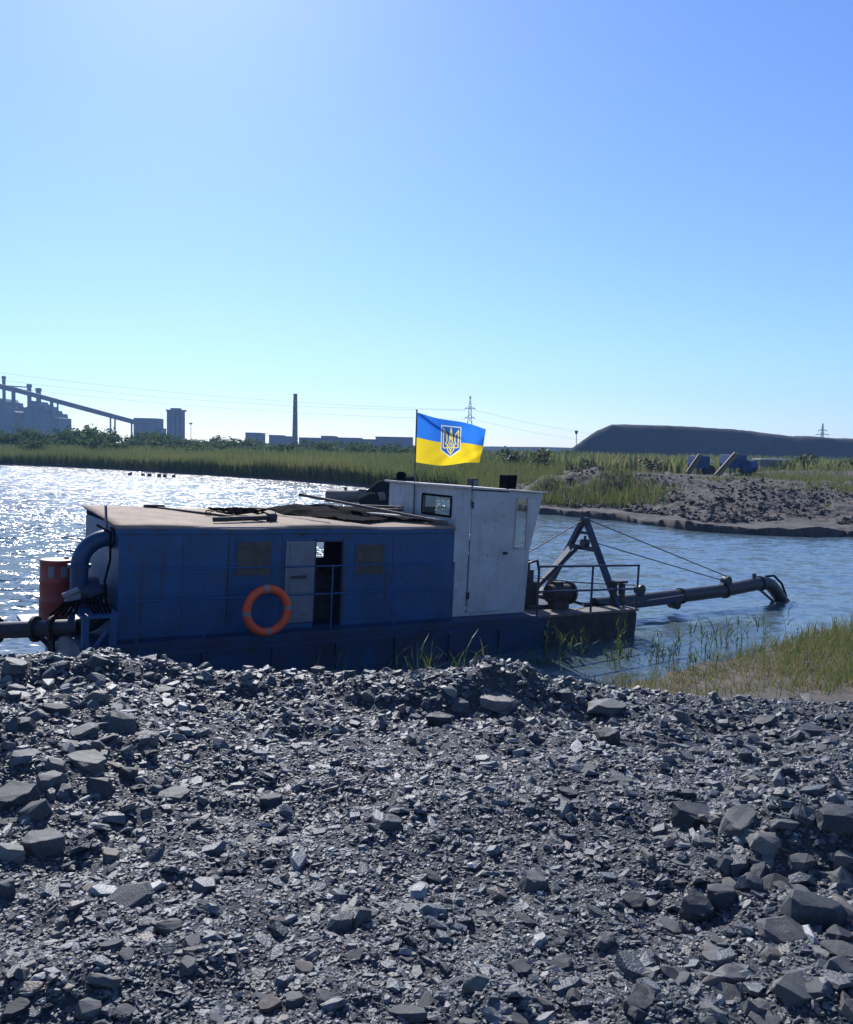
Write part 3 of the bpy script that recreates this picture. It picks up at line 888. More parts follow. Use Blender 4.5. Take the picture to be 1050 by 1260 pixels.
# stems with leaves
stem = blades('reeds', x, y, bank_pts(x, y), h, np.full(len(x), 0.018), np.full(len(x), 0.22), np.clip(rng.normal(0.5, .2, len(x)), 0, 1), M['reed'], None, 3)
k = 5
lx, ly, lh = np.repeat(x, k), np.repeat(y, k), np.repeat(h, k)
n = len(lx)
lf = rng.uniform(0.2, 0.8, n)
lv = blades('leaf', lx + rng.normal(0, .015, n), ly + rng.normal(0, .015, n), bank_pts(lx, ly) + lh * lf, lh * rng.uniform(0.2, 0.38, n), np.full(n, 0.022), np.full(n, 0.95), np.clip(rng.normal(0.55, .22, n), 0, 1), M['reed'], stem, 3)
lv.name = 'reed_leaves'
tag(lv, kind='stuff')
tag(stem, 'young green reeds standing in the shallows in front of the dredge', 'reeds', kind='stuff')
n = 32000
x = rng.uniform(3.0, 13.5, n)
y = rng.uniform(12.2, 22.5, n)
zb = bank(x, y)
den = 0.75 * smooth(5.0, 7.8, x - 0.20 * (y - 14)) + 0.40 * (fbm(x * 1.2, y * 1.2, 3) - 0.35)
keep = (rng.random(n) < den) & (zb > -0.03)
x, y, zb = x[keep], y[keep], zb[keep]
n = len(x)
tag(blades('shore_grass', x, y, zb - 0.02, rng.uniform(0.12, 0.55, n) * (0.8 + 0.5 * smooth(8, 10.5, x)), rng.uniform(0.009, 0.018, n), np.full(n, 0.5), np.clip(rng.normal(0.62, 0.25, n), 0, 1), M['grass'], None, 3), 'long green and yellow grass on the sandy shore at the right', 'grass', kind='stuff')
n = 34000
x = rng.uniform(1.6, 9.5, n)
y = rng.uniform(12.6, 19, n)
zb = bank(x, y)
keep = (zb > 0.0) & (rng.random(n) < 0.35 + 0.9 * (fbm(x * 1.5, y * 1.5, 3) - .4))
x, y, zb = x[keep], y[keep], zb[keep]
n = len(x)
tag(blades('dry_grass', x, y, zb - 0.02, rng.uniform(0.04, 0.22, n), rng.uniform(0.008, 0.016, n), np.full(n, 0.9), np.clip(rng.normal(0.78, 0.22, n), 0, 1), M['grass'], None, 3), 'sparse dry straw on the damp sand beside the water', 'grass', kind='stuff')

# ------------------------------------------------------------------ dredge
BO = Vector((-4.544, 12.4316, 0.9226))
BR = Euler((0, R(1.85), R(32.25)))
BM = BR.to_matrix()
def onboat(p):
    return BO + BM @ Vector(p)
dr = empty('dredge', BO, BR)
tag(dr, 'blue suction dredge with white wheelhouse moored behind the gravel bank', 'dredge')
# hull
mb = MB()
mb.prism([(-0.55, -0.03), (8.0, -0.03), (8.0, -1.3), (-0.4, -1.3), (-0.55, -0.9)], -0.33, 2.85)
hull = mb.build('hull', M['hull'], dr)
mb = MB()
mb.box((-0.58, -0.36, -0.028), (7.75, 2.88, 0.022))
mb.build('deck', M['hull'], hull)
mb = MB()
mb.box((7.753, -0.36, -0.028), (10.47, 0.13, 0.018)).box((7.753, 0.131, -0.028), (8.88, 1.74, 0.018)).box((7.753, 1.741, -0.028), (10.47, 2.88, 0.018))
mb.build('bow_deck', M['deckplate'], hull)
for ya, yb in ((-0.328, 0.10), (1.77, 2.848)):
    MB().prism([(8.003, -0.032), (10.42, -0.032), (10.45, -0.10), (10.40, -0.9), (9.9, -1.3), (8.003, -1.3)], ya, yb).build('pontoon', M['rust'], hull)
MB().box((8.003, 0.102, -1.2), (8.85, 1.768, -0.032)).build('well_end', M['rust'], hull)
mb = MB().box((-0.5, -0.372, -0.19), (7.95, -0.332, -0.12))
mb.build('rubbing_strake', M['hull'], hull)
for k in range(8):
    x0 = 0.05 + k * 1.13
    MB().box((x0, -0.368, -1.1), (x0 + 0.06, -0.332, -0.192)).build('rib', M['hull'], hull)

# deckhouse: hollow, near wall of separate panels with a real doorway
house = MB()
house.box((0.0, 2.46, 0.02), (4.22, 2.50, 1.80)).box((4.50, 2.46, 0.02), (5.93, 2.50, 1.80)).box((4.22, 2.46, 0.02), (4.50, 2.50, 0.88)).box((4.22, 2.46, 1.18), (4.50, 2.50, 1.80))
house.box((0.0, 0.03, 0.02), (0.035, 2.457, 1.70))
house = house.build('deckhouse', M['blue'], dr)
H = 1.70
for a, b, z0, z1 in ((0.0, 0.98, 0.02, H), (0.986, 1.66, 0.02, H), (1.666, 2.56, 0.02, H), (2.566, 3.16, 0.02, H), (3.16, 3.66, 1.47, H), (3.664, 4.68, 0.02, H), (4.686, 5.93, 0.02, H)):
    MB().box((a, 0.0, z0), (b, 0.028, z1)).build('wall_panel', M['blue'], house, 0.004)
MB().box((0.0, -0.02, 0.022), (3.15, -0.002, 0.10)).box((3.67, -0.02, 0.022), (5.93, -0.002, 0.10)).build('base_strip', M['blue'], house)
for q in (0.98, 4.683):
    MB().box((q - 0.025, -0.008, 0.11), (q + 0.03, -0.001, 1.68)).build('seam_batten', M['blue'], house)
# roof: a sagging sheet with a turned down edge
rx = np.linspace(-0.06, 5.95, 40)
ry = np.linspace(-0.05, 2.55, 16)
def roofz(x, y):
    return 1.722 + 0.045 * y + 0.018 * np.sin(x * 2.1 + 1) + 0.02 * (fbm(x * 2, y * 2, 3) - 0.5) - 0.05 * np.exp(-((y - 0.0) / 0.08) ** 2)
v, f = grid(rx, ry, roofz)
rf = mesh_np('roof', v, f, M['roof'], house, smooth=True)
so = rf.modifiers.new('thick', 'SOLIDIFY')
so.thickness = 0.03
MB().box((-0.05, -0.048, 1.60), (5.9, -0.03, 1.675)).build('eave_trim', M['blue'], house)
# boarded windows
for a, b, z0, z1 in ((1.80, 2.36, 0.92, 1.46), (3.92, 4.46, 0.88, 1.40)):
    w = MB().box((a - 0.03, -0.012, z0 - 0.03), (b + 0.03, -0.001, z1 + 0.03)).build('window', M['blue'], house)
    zm = z0 + (z1 - z0) * 0.40
    MB().box((a, -0.024, z0), (b, -0.0125, zm - 0.004)).build('board', M['ply'], w)
    MB().box((a, -0.024, zm + 0.004), (b, -0.0125, z1)).build('board', M['ply'], w)
# door leaf, pale, three panels, slid in front of the wall left of the doorway
d = MB().box((2.62, -0.035, 0.12), (3.14, -0.003, 1.47)).build('door', M['doorgrey'], house, 0.004)
for z0, z1 in ((0.17, 0.56), (0.62, 0.98), (1.04, 1.43)):
    MB().box((2.69, -0.047, z0), (3.08, -0.0355, z1)).build('panel', M['doorgrey'], d, 0.004)
MB().box((2.72, -0.09, 0.86), (2.98, -0.048, 0.90)).build('latch', M['dark'], d)
MB().box((3.142, -0.02, 0.1), (3.168, 0.04, 1.50)).box((3.655, -0.02, 0.1), (3.68, 0.04, 1.50)).box((3.17, -0.02, 1.452), (3.653, 0.04, 1.478)).build('door_frame', M['navy'], house)
# machinery seen in the doorway
en = MB().box((3.2, 0.5, 0.03), (4.3, 1.3, 0.55)).box((3.3, 0.6, 0.55), (4.1, 1.15, 0.8))
for q in range(4):
    en.cyl((3.4 + q * 0.2, 0.87, 0.8), (3.4 + q * 0.2, 0.87, 0.92), 0.07, 10)
en.build('engine', M['rust'], house)
MB().box((4.22, 2.478, 0.88), (4.50, 2.482, 1.18)).build('far_pane', M['glass'], house)
MB().box((2.86, -0.004, 1.54), (2.96, -0.0005, 1.62)).build('vent', M['dark'], house)

# wheelhouse
wh = MB().box((5.95, 0.0, 0.03), (6.28, 0.03, 2.42)).build('wheelhouse', M['white'], dr, 0.004)
MB().prism([(7.15, 0.03), (7.68, 0.03), (7.735, 1.26), (7.15, 1.26)], 0.0, 0.03).build('wall_panel', M['white'], wh)
MB().prism([(7.15, 1.263), (7.33, 1.263), (7.36, 2.28), (7.15, 2.28)], 0.0, 0.03).build('wall_panel', M['white'], wh)
MB().prism([(7.63, 1.263), (7.736, 1.263), (7.985, 2.28), (7.63, 2.28)], 0.0, 0.03).build('wall_panel', M['white'], wh)
MB().prism([(7.15, 2.283), (7.986, 2.283), (8.0, 2.36), (7.15, 2.385)], 0.0, 0.03).build('wall_panel', M['white'], wh)
dd = MB().prism([(6.30, 0.10), (7.135, 0.10), (7.14, 2.365), (6.30, 2.385)], -0.022, 0.02).build('door', M['white'], wh, 0.006)
MB().box((7.07, -0.07, 1.18), (7.15, -0.024, 1.23)).build('handle', M['dark'], dd)
for zz in (0.35, 2.05):
    MB().box((6.27, -0.03, zz), (6.33, -0.0225, zz + 0.13)).build('hinge', M['rust'], dd)
MB().box((6.28, 0.0, 0.03), (7.15, 0.03, 0.097)).build('threshold', M['white'], wh)
# rear wall with window
y0, y1, z0, z1 = 0.17, 1.16, 1.89, 2.24
MB().box((5.952, 1.16, 0.03), (5.985, 2.46, 2.42)).box((5.952, 0.031, 0.03), (5.985, y0, 2.42)).box((5.952, y0, 0.03), (5.985, y1, z0)).box((5.952, y0, z1), (5.985, y1, 2.42)).build('rear_wall', M['white'], wh)
g = MB()
for a, b in (((y0 - .02, z0 - .03), (y1 + .02, z0 + .01)), ((y0 - .02, z1 - .01), (y1 + .02, z1 + .03)), ((y0 - .03, z0 + .012), (y0 + .01, z1 - .012)), ((y1 - .01, z0 + .012), (y1 + .03, z1 - .012))):
    g.box((5.932, a[0], a[1]), (5.949, b[0], b[1]))
wd1 = g.build('rear_window', M['rubber'], wh)
MB().box((5.965, y0, z0), (5.969, y1, z1)).build('pane', M['glass'], wd1)
MB().box((5.99, 0.22, 1.92), (5.994, 0.42, 2.16)).build('bright_pane', M['panewhite'], wd1)  # added white panel; its colour stands for the bright pane seen through the window
# far wall with window opening
MB().box((5.95, 2.465, 0.03), (7.1, 2.495, 2.42)).prism([(7.103, 0.03), (7.68, 0.03), (7.735, 1.26), (7.103, 1.26)], 2.465, 2.495).prism([(7.63, 1.263), (7.736, 1.263), (7.985, 2.28), (7.63, 2.28)], 2.465, 2.495).build('far_wall', M['white'], wh)
MB().prism([(7.103, 2.283), (7.986, 2.283), (8.0, 2.36), (7.103, 2.385)], 2.465, 2.495).build('far_header', M['white'], wh)
sw = MB()
sw.bar((7.335, -0.004, 1.27), (7.365, -0.004, 2.27), 0.02, 0.03, (0, 1, 0)).bar((7.625, -0.004, 1.27), (7.625, -0.004, 2.27), 0.02, 0.03, (0, 1, 0)).box((7.35, -0.012, 1.265), (7.62, 0.0, 1.287)).box((7.375, -0.012, 2.255), (7.615, 0.0, 2.277))
sw = sw.build('side_window', M['whitetrim'], wh)
MB().prism([(7.345, 1.27), (7.62, 1.27), (7.62, 2.27), (7.372, 2.27)], 0.013, 0.017).build('pane', M['glass'], sw)
MB().prism([(7.11, 1.27), (7.62, 1.27), (7.62, 2.27), (7.11, 2.27)], 2.478, 2.482).build('far_pane', M['glass'], wh)
MB().prism([(7.37, 2.02), (7.50, 2.02), (7.50, 2.26), (7.37, 2.26)], 0.6, 0.62).build('interior_box', M['interior'], wh)
# front wall, raked windscreen
MB().prism([(7.645, 0.03), (7.678, 0.03), (7.733, 1.26), (7.70, 1.26)], 0.033, 2.462).build('front_wall', M['white'], wh)
ws = MB()
for yy in (0.033, 0.80, 1.62, 2.40):
    ws.prism([(7.70, 1.263), (7.733, 1.263), (7.983, 2.28), (7.95, 2.28)], yy, yy + 0.06)
ws.prism([(7.95, 2.283), (7.983, 2.283), (7.997, 2.358), (7.96, 2.36)], 0.033, 2.46)
ws = ws.build('windscreen', M['white'], wh)
for yy in (0.095, 0.862, 1.682):
    MB().prism([(7.715, 1.265), (7.719, 1.265), (7.968, 2.28), (7.964, 2.28)], yy, yy + (0.70 if yy < 1.6 else 0.715)).build('pane', M['glass'], ws)
MB().prism([(5.86, 2.425), (8.10, 2.365), (8.10, 2.395), (5.86, 2.465)], -0.05, 2.56).build('cabin_roof', M['whitetrim'], wh, 0.006)
MB().box((5.99, 0.035, 0.04), (7.6, 2.45, 0.06)).build('floor', M['interior'], wh)
MB().box((7.0, 0.9, 0.06), (7.4, 1.6, 1.05)).build('console', M['dark'], wh)
# roof lamps
fl = MB().box((6.30, 0.02, 2.47), (6.44, 0.20, 2.60)).bar((6.37, 0.11, 2.44), (6.37, 0.11, 2.47), 0.03).build('floodlight', M['dark'], wh, 0.008)
MB().box((6.32, 0.012, 2.49), (6.42, 0.019, 2.58)).build('lens', M['doorgrey'], fl)
fl = MB().prism([(7.36, 2.43), (7.60, 2.42), (7.62, 2.70), (7.36, 2.69)], 0.35, 0.60).bar((7.48, 0.47, 2.38), (7.48, 0.47, 2.43), 0.05).build('floodlight', M['rubber'], wh, 0.01)
fl = MB().cyl((6.02, 2.15, 2.46), (6.02, 2.15, 2.62), 0.10, 14).cyl((6.02, 2.15, 2.62), (6.02, 2.15, 2.65), 0.07, 14).build('beacon', M['rubber'], wh)

# railings
def railing(name, pts, posts, tops, m_, r=0.019):
    t = empty_part(name)
    for zz in tops:
        MB().tube([(p[0], p[1], p[2] + zz) for p in pts], r, 8).build('rail', m_, t)
    for p, zt in posts:
        MB().tube([p, (p[0], p[1], p[2] + zt)], r * 1.05, 8).build('post', m_, t)
    return t
def empty_part(name):
    e = bpy.data.objects.new(name, None)
    e.empty_display_size = 0.1
    C.objects.link(e)
    e.parent = dr
    return e
railing('side_railing', [(0.2, -0.335, 0), (5.75, -0.335, -0.02)], [((q, -0.335, 0.0), 1.10) for q in (0.2, 1.2, 2.28, 3.33, 4.53, 5.74)], (0.64, 1.10), M['blue'], 0.014)
railing('bow_railing', [(7.72, -0.33, 0.0), (10.44, -0.33, -0.04)], [((q, -0.33, 0.0), 0.97) for q in (7.73, 9.13)] + [((10.42, -0.33, -0.02), 0.96)], (0.48, 0.97), M['navy'], 0.022)

# stern frame, pump and blue elbow pipe
st = MB()
for q in ((-0.50, -0.30), (-0.50, 0.75), (-0.12, -0.30)):
    st.box((q[0] - 0.045, q[1] - 0.045, -0.6), (q[0] + 0.045, q[1] + 0.045, 0.42))
st.box((-0.56, -0.36, 0.422), (-0.04, 0.82, 0.47))
st.bar((-0.50, -0.30, -0.2), (-0.12, -0.30, 0.35), 0.04)
st.build('stern_frame', M['blue'], dr)
pm = MB().cyl((-0.50, 0.55, 0.66), (-0.18, 0.55, 0.66), 0.24, 20).cyl((-0.18, 0.55, 0.66), (-0.04, 0.55, 0.66), 0.12, 14).box((-0.48, 0.25, 0.472), (-0.12, 0.85, 0.52))
pm.build('dredge_pump', M['navy'], dr)
eb = [(-0.45, 0.45, 0.50), (-0.46, 0.45, 0.80), (-0.46, 0.45, 1.08)]
for k in range(1, 9):
    a = math.pi / 2 * k / 8
    eb.append((-0.46 + 0.42 * (1 - math.cos(a)), 0.45 - 0.03 * k / 8, 1.08 + 0.42 * math.sin(a)))
eb.append((0.02, 0.42, 1.50))
ep = MB().tube(eb, 0.128, 18).build('elbow_pipe', M['blueshade'], dr)
for p, d_ in ((eb[0], (0, 0, 1)), (eb[2], (0, 0, 1)), (eb[-2], (1, 0, 0))):
    p, d_ = Vector(p), Vector(d_)
    MB().cyl(p - d_ * 0.025, p + d_ * 0.025, 0.165, 18).build('flange', M['blueshade'], ep)
MB().tube([(-0.30, 0.1, 1.72), (-0.1, 0.12, 1.60), (-0.1, 0.1, 1.2), (-0.2, -0.05, 0.9), (-0.16, -0.02, 0.5)], 0.018, 8).build('hose', M['rubber'], dr)
MB().bar((-0.06, 0.55, 1.45), (-0.09, 0.55, 1.98), 0.10, 0.02).build('upright_plate', M['navy'], dr)
hy = MB()
for k in range(5):
    a = k * 1.3
    hy.tube([(-0.35 + 0.05 * k, -0.2, 0.48), (-0.5 + 0.06 * k, -0.28 + .05 * math.sin(a), 0.66 + 0.03 * k), (-0.75 + 0.05 * k, -0.1, 0.62), (-0.9 + .08 * k, 0.1, 0.42)], 0.022, 7)
hy.build('hydraulic_hoses', M['rubber'], dr)
MB().box((-0.72, -0.05, 0.62), (-0.52, 0.12, 0.74)).cyl((-0.75, 0.0, 0.70), (-0.55, -0.05, 0.80), 0.05, 10).build('valve_block', M['sticker'], dr, 0.01)
# platform for the drum
MB().box((-1.02, 1.75, -0.09), (-0.56, 2.75, -0.03)).bar((-0.95, 1.85, -0.09), (-0.56, 1.85, -0.5), 0.05).bar((-0.95, 2.6, -0.09), (-0.56, 2.6, -0.5), 0.05).build('stern_platform', M['hull'], dr)

# A-frame over the bow
NF, FF, AP = (10.2, -0.02, 0.02), (10.3, 2.40, 0.02), (10.17, 1.10, 1.72)
af = MB()
af = MB().bar((10.17, 1.0, 1.70), (10.17, 1.22, 1.70), 0.14, 0.12).build('a_frame', M['navy'], dr)
MB().bar((10.17, 1.03, 1.69), NF, 0.10, 0.12, (1, 0, 0)).build('leg', M['navy'], af)
MB().bar((10.17, 1.20, 1.69), FF, 0.10, 0.12, (1, 0, 0)).build('leg', M['navy'], af)
def lerp(a, b, t): return tuple(a[i] + (b[i] - a[i]) * t for i in range(3))
MB().bar(lerp((10.17, 1.0, 1.70), NF, 0.33), lerp((10.17, 1.22, 1.70), FF, 0.33), 0.09, 0.10).build('crossbar', M['navy'], af)
MB().bar(lerp((10.17, 1.0, 1.70), NF, 0.13), lerp((10.17, 1.22, 1.70), FF, 0.13), 0.06, 0.06).build('crossbar', M['navy'], af)
MB().bar(lerp((10.17, 1.0, 1.70), NF, 0.33), lerp((10.17, 1.0, 1.70), NF, 0.52), 0.08, 0.10).build('gusset', M['navy'], af)
MB().bar((10.12, 1.22, 1.15), (9.72, 2.1, 0.10), 0.07, 0.07).build('back_stay', M['navy'], af)
MB().bar((10.05, 1.42, 1.10), (9.85, 2.22, 0.12), 0.17, 0.03, (1, -.4, 0)).build('board', M['plank'], af)
MB().cyl((10.1, 1.07, 1.26), (10.24, 1.07, 1.26), 0.09, 14).bar((10.17, 1.07, 1.26), (10.17, 1.07, 1.42), 0.04).build('sheave', M['dark'], af)
MB().cyl((10.1, 1.1, 1.74), (10.24, 1.1, 1.74), 0.09, 14).build('sheave', M['dark'], af)
# winch and motor
wn_ = MB().box((8.0, 0.25, 0.02), (8.86, 1.35, 0.10)).box((7.85, 0.4, 0.10), (8.35, 1.2, 0.55)).box((8.0, 0.5, 0.55), (8.3, 1.0, 0.78)).build('winch', M['dark'], dr, 0.01)
mo = MB().cyl((8.42, 0.16, 0.34), (8.95, 0.16, 0.34), 0.18, 20).box((8.5, 0.06, 0.018), (8.9, 0.26, 0.2)).box((8.55, 0.09, 0.5), (8.75, 0.23, 0.58)).build('motor', M['rust'], wn_)
MB().cyl((8.952, 0.16, 0.34), (9.0, 0.16, 0.34), 0.235, 22).cyl((9.0, 0.16, 0.34), (9.06, 0.16, 0.34), 0.12, 16).build('flange', M['dark'], dr)
MB().cyl((8.2, 1.3, 0.5), (8.2, 2.1, 0.5), 0.16, 16).cyl((8.2, 1.28, 0.5), (8.2, 1.32, 0.5), 0.30, 20).cyl((8.2, 2.08, 0.5), (8.2, 2.12, 0.5), 0.30, 20).build('drum', M['rust'], wn_)
MB().tube([(8.0, 0.4, 0.7), (7.95, 0.3, 0.95), (8.2, 0.3, 1.0), (8.3, 0.35, 0.8)], 0.03, 8).box((8.02, 0.55, 0.78), (8.12, 0.65, 1.0)).box((8.2, 0.6, 0.78), (8.27, 0.72, 0.98)).build('valve_stack', M['dark'], wn_)
MB().tube([(8.9, 0.5, 0.06), (9.2, 0.3, 0.14), (9.5, 0.4, 0.06), (9.8, 0.2, 0.05), (10.0, 0.1, 0.05)], 0.018, 7).tube([(8.6, 0.2, 0.05), (9.0, 0.1, 0.16), (9.4, 0.15, 0.05)], 0.014, 7).build('deck_hose', M['rubber'], dr)
# bollard frame at the bow
MB().box((10.12, 0.05, 0.02), (10.22, 0.15, 0.50)).box((10.36, 0.05, 0.02), (10.46, 0.15, 0.48)).box((10.05, 0.02, 0.50), (10.5, 0.18, 0.55)).box((10.12, 0.06, 0.18), (10.4, 0.14, 0.24)).build('bow_bollards', M['rust'], dr)
# suction boom
P0, P1, PE, PT = (10.5, 1.0, -0.13), (14.85, 1.0, 0.02), (16.52, 1.0, 0.17), (17.55, 1.0, -0.62)
bm_ = MB().tube([P0, (12.0, 1.0, -0.10), P1, (16.2, 1.0, 0.15), (16.5, 1.0, 0.165), (16.75, 1.0, 0.09), (16.95, 1.0, -0.06), PT], 0.165, 16).build('suction_boom', M['dark'], dr)
MB().bar((10.45, 0.78, -0.22), (13.2, 0.82, -0.05), 0.08, 0.14).build('boom_beam', M['navy'], bm_)
MB().bar((10.45, 1.22, -0.22), (13.2, 1.18, -0.05), 0.08, 0.14).build('boom_beam', M['navy'], bm_)
for xx, zz in ((13.3, -0.05), (14.9, 0.02), (16.3, 0.15)):
    MB().cyl((xx - 0.03, 1.0, zz), (xx + 0.03, 1.0, zz + .004), 0.20, 18).build('flange', M['dark'], bm_)
MB().box((12.98, 0.9, -0.30), (13.22, 1.1, -0.18)).cyl((13.1, 0.88, -0.24), (13.1, 1.12, -0.24), 0.11, 14).build('hinge_bracket', M['dark'], bm_)
MB().cyl((11.9, 0.92, 0.16), (11.9, 1.08, 0.16), 0.12, 14).box((11.83, 0.95, 0.0), (11.97, 1.05, 0.12)).build('guide_sheave', M['dark'], bm_)
MB().cyl((14.95, 0.92, 0.26), (14.95, 1.08, 0.26), 0.13, 14).prism([(14.75, 0.14), (15.15, 0.18), (15.02, 0.33), (14.88, 0.33)], 0.95, 1.05).build('hoist_block', M['dark'], bm_)
MB().box((16.0, 0.97, 0.27), (16.08, 1.03, 0.42)).build('lug', M['dark'], bm_)
MB().tube([(16.5, 1.0, 0.33), (16.85, 1.0, 0.34), (17.2, 1.0, 0.12), (17.42, 1.0, -0.2), (17.5, 1.0, -0.5)], 0.03, 8).build('jet_hose', M['rubber'], bm_)
MB().bar((16.25, 1.0, 0.02), (17.1, 1.0, -0.46), 0.05).build('brace', M['dark'], bm_)
MB().cyl((17.3, 1.0, -0.40), (17.62, 1.0, -0.68), 0.19, 16).build('suction_mouth', M['dark'], bm_)
# wire ropes
wr = [((10.17, 1.10, 1.80), (14.95, 1.0, 0.38), 0.0), ((10.17, 1.07, 1.33), (14.80, 1.0, 0.28), 0.0), ((10.17, 1.12, 1.78), (8.2, 1.6, 0.62), 0.0), ((8.3, 1.7, 0.55), (11.9, 1.0, 0.26), 0.05)]
for a, b, sag in wr:
    pts = [(a[0] + (b[0] - a[0]) * t, a[1] + (b[1] - a[1]) * t, a[2] + (b[2] - a[2]) * t - sag * 4 * t * (1 - t)) for t in np.linspace(0, 1, 9)]
    MB().tube(pts, 0.012, 6).build('wire_rope', M['dark'], dr)

# ------------------------------------------------------------------ loose things on and around the dredge
def boat_thing(name, p, label, cat, group=None):
    e = empty(name, onboat(p), BR)
    return tag(e, label, cat, group)
# life ring
lr = boat_thing('life_ring', (2.18, -0.41, 0.0), 'orange life ring with grey bands hung on the side railing', 'life ring')
def torus_arc(a0, a1, rM, rm, n):
    pts = [(rM * math.cos(a), 0, 0.42 + rM * math.sin(a)) for a in np.linspace(a0, a1, n)]
    return pts
MB().tube(torus_arc(0, 2 * math.pi, 0.34, 0.07, 49), 0.068, 14, cap=False).build('ring', M['orange'], lr)
for k in range(4):
    a = math.pi / 4 * (2 * k) + 0.10
    MB().tube(torus_arc(a - 0.10, a + 0.10, 0.34, 0.07, 6), 0.0715, 14).build('band', M['tape'], lr)
# red drum
dm = boat_thing('oil_drum', (-0.50, 2.10, -0.03), 'red steel drum with pale lid standing at the stern', 'drum')
prof = [(0.0, 0.0), (0.285, 0.0), (0.293, 0.015), (0.285, 0.03), (0.285, 0.28), (0.296, 0.295), (0.285, 0.31), (0.285, 0.57), (0.296, 0.585), (0.285, 0.60), (0.285, 0.86), (0.295, 0.875), (0.295, 0.89), (0.28, 0.89)]
dm.scale = (0.95, 0.95, 1.12)
db = MB().tube([(0, 0, z) for r, z in prof[1:]], 0.29, 28, radii=[r for r, z in prof[1:]])
db.build('drum_body', M['drumred'], dm)
MB().cyl((0, 0, 0.8925), (0, 0, 0.90), 0.275, 28).cyl((0.15, 0.05, 0.90), (0.15, 0.05, 0.93), 0.04, 12).build('lid', M['drumlid'], dm)
for aa in (-2.25, -1.55):
    g = MB()
    vs = []
    for z in (0.66, 0.82):
        for k in range(5):
            a = aa - 0.0 + 0.36 * k / 4
            vs.append((0.2995 * math.cos(a), 0.2995 * math.sin(a), z))
    g.add(vs, [(k, k + 1, k + 6, k + 5) for k in range(4)])
    g.build('sticker', M['sticker'], dm)
# roof junk
z = 1.76
e = boat_thing('steel_bar', (1.9, 1.4, z), 'thin dark steel bar lying across the deckhouse roof beside the cables', 'bar')
MB().tube([(-0.75, 1.0, 0.07), (0.0, 0.0, 0.03), (0.55, -0.95, -0.03)], 0.022, 8).build('shaft', M['rust'], e)
MB().box((-0.95, 1.0, 0.05), (-0.6, 1.08, 0.12)).build('end_plate', M['rust'], e)
e = boat_thing('cable_tangle', (2.3, 1.0, z), 'tangle of thin black cable on the pale deckhouse roof', 'cable')
rr_ = random.Random(5)
for k in range(7):
    pts = []
    cx0, cy0, ra, rb = rr_.uniform(-0.3, 0.35), rr_.uniform(-0.2, 0.5), rr_.uniform(0.25, 0.5), rr_.uniform(0.12, 0.3)
    for q in range(22):
        a = q / 21 * rr_.choice((4.2, 5.0, 6.0)) + k
        pts.append((cx0 + ra * math.cos(a), cy0 + rb * math.sin(a), 0.04 + 0.10 * abs(math.sin(a * 0.8 + k)) + 0.02 * k / 7))
    MB().tube(pts, 0.011, 6).build('loop', M['rubber'], e)
e = boat_thing('rusty_pipe', (2.1, 0.45, z), 'short rusty pipe with a joint lying along the roof edge', 'pipe')
MB().tube([(-0.55, 0.0, 0.02), (0.5, 0.12, 0.05)], 0.04, 10).build('tube', M['rust'], e)
MB().cyl((0.42, 0.11, 0.05), (0.56, 0.13, 0.055), 0.075, 12).build('coupling', M['rust'], e)
e = boat_thing('roof_pole', (3.0, 1.1, z), 'thin pole lying slantwise over the middle of the deckhouse roof', 'pole')
MB().tube([(-0.45, 1.15, 0.06), (0.5, -0.9, -0.02)], 0.02, 8).build('shaft', M['wood'], e)
MB().cyl((-0.5, 1.25, 0.065), (-0.43, 1.10, 0.06), 0.032, 8).build('end_cap', M['wood'], e)
e = boat_thing('long_plank', (4.9, 1.2, z), 'long pale plank propped on the black sheeting of the roof', 'plank')
MB().bar((-1.0, 1.05, 0.36), (0.9, -1.15, 0.02), 0.10, 0.045).build('board', M['wood'], e)
MB().bar((-1.04, 1.10, 0.366), (-1.0, 1.05, 0.362), 0.11, 0.055).build('end_cleat', M['rust'], e)
# black sheeting / folded tarpaulin
e = boat_thing('tarpaulin', (4.35, 1.5, z), 'heap of black folded sheeting in front of the wheelhouse on the roof', 'tarpaulin')
ax_, ay_ = np.linspace(-1.25, 1.45, 50), np.linspace(-1.35, 0.9, 40)
def tz(x, y):
    edge = np.clip(np.minimum(np.minimum(x + 1.25, 1.45 - x), np.minimum(y + 1.35, 0.9 - y)) / 0.25, 0, 1)
    u = (x * 0.75 + y * 0.65)
    h = 0.02 + 0.13 * smooth(-0.7, 0.3, y) * (1 - 0.5 * smooth(0.3, 0.9, y))
    return edge ** 0.6 * (h + 0.10 * (fbm(x * 2.2, y * 3.1, 4, True) - 0.5)) + 0.045 * (y + 1.5) * 0.6 - 0.02
v, f = grid(ax_, ay_, tz)
# ragged outline
k1 = (v[:, 0] * 0.9 + v[:, 1] * 1.0)
sel = np.array([(-1.45 + 0.25 * fbm(v[i, 0] * 3, v[i, 1] * 3, 2)) < k1[i] for i in range(len(v))]) & ((v[:, 1] > -1.2 + 0.35 * np.sin(v[:, 0] * 2.0)))
f = f[sel[f].all(1)]
mesh_np('sheet', v, f, M['rubber'], e, smooth=True)
e = boat_thing('rag_pile', (5.35, 1.75, z + 0.10), 'small pile of brown boards beside the wheelhouse wall', 'boards')
MB().box((-0.3, -0.3, 0.03), (0.35, 0.1, 0.07)).build('board', M['ply'], e)
MB().bar((-0.35, 0.15, 0.10), (0.4, -0.2, 0.10), 0.14, 0.03).build('board', M['wood'], e)
e = boat_thing('roof_board', (5.2, 0.75, z), 'pale board lying flat against the wheelhouse on the roof edge', 'board')
MB().bar((-0.5, 0.75, 0.10), (0.6, -0.55, 0.06), 0.16, 0.03).build('plank', M['plank'], e)
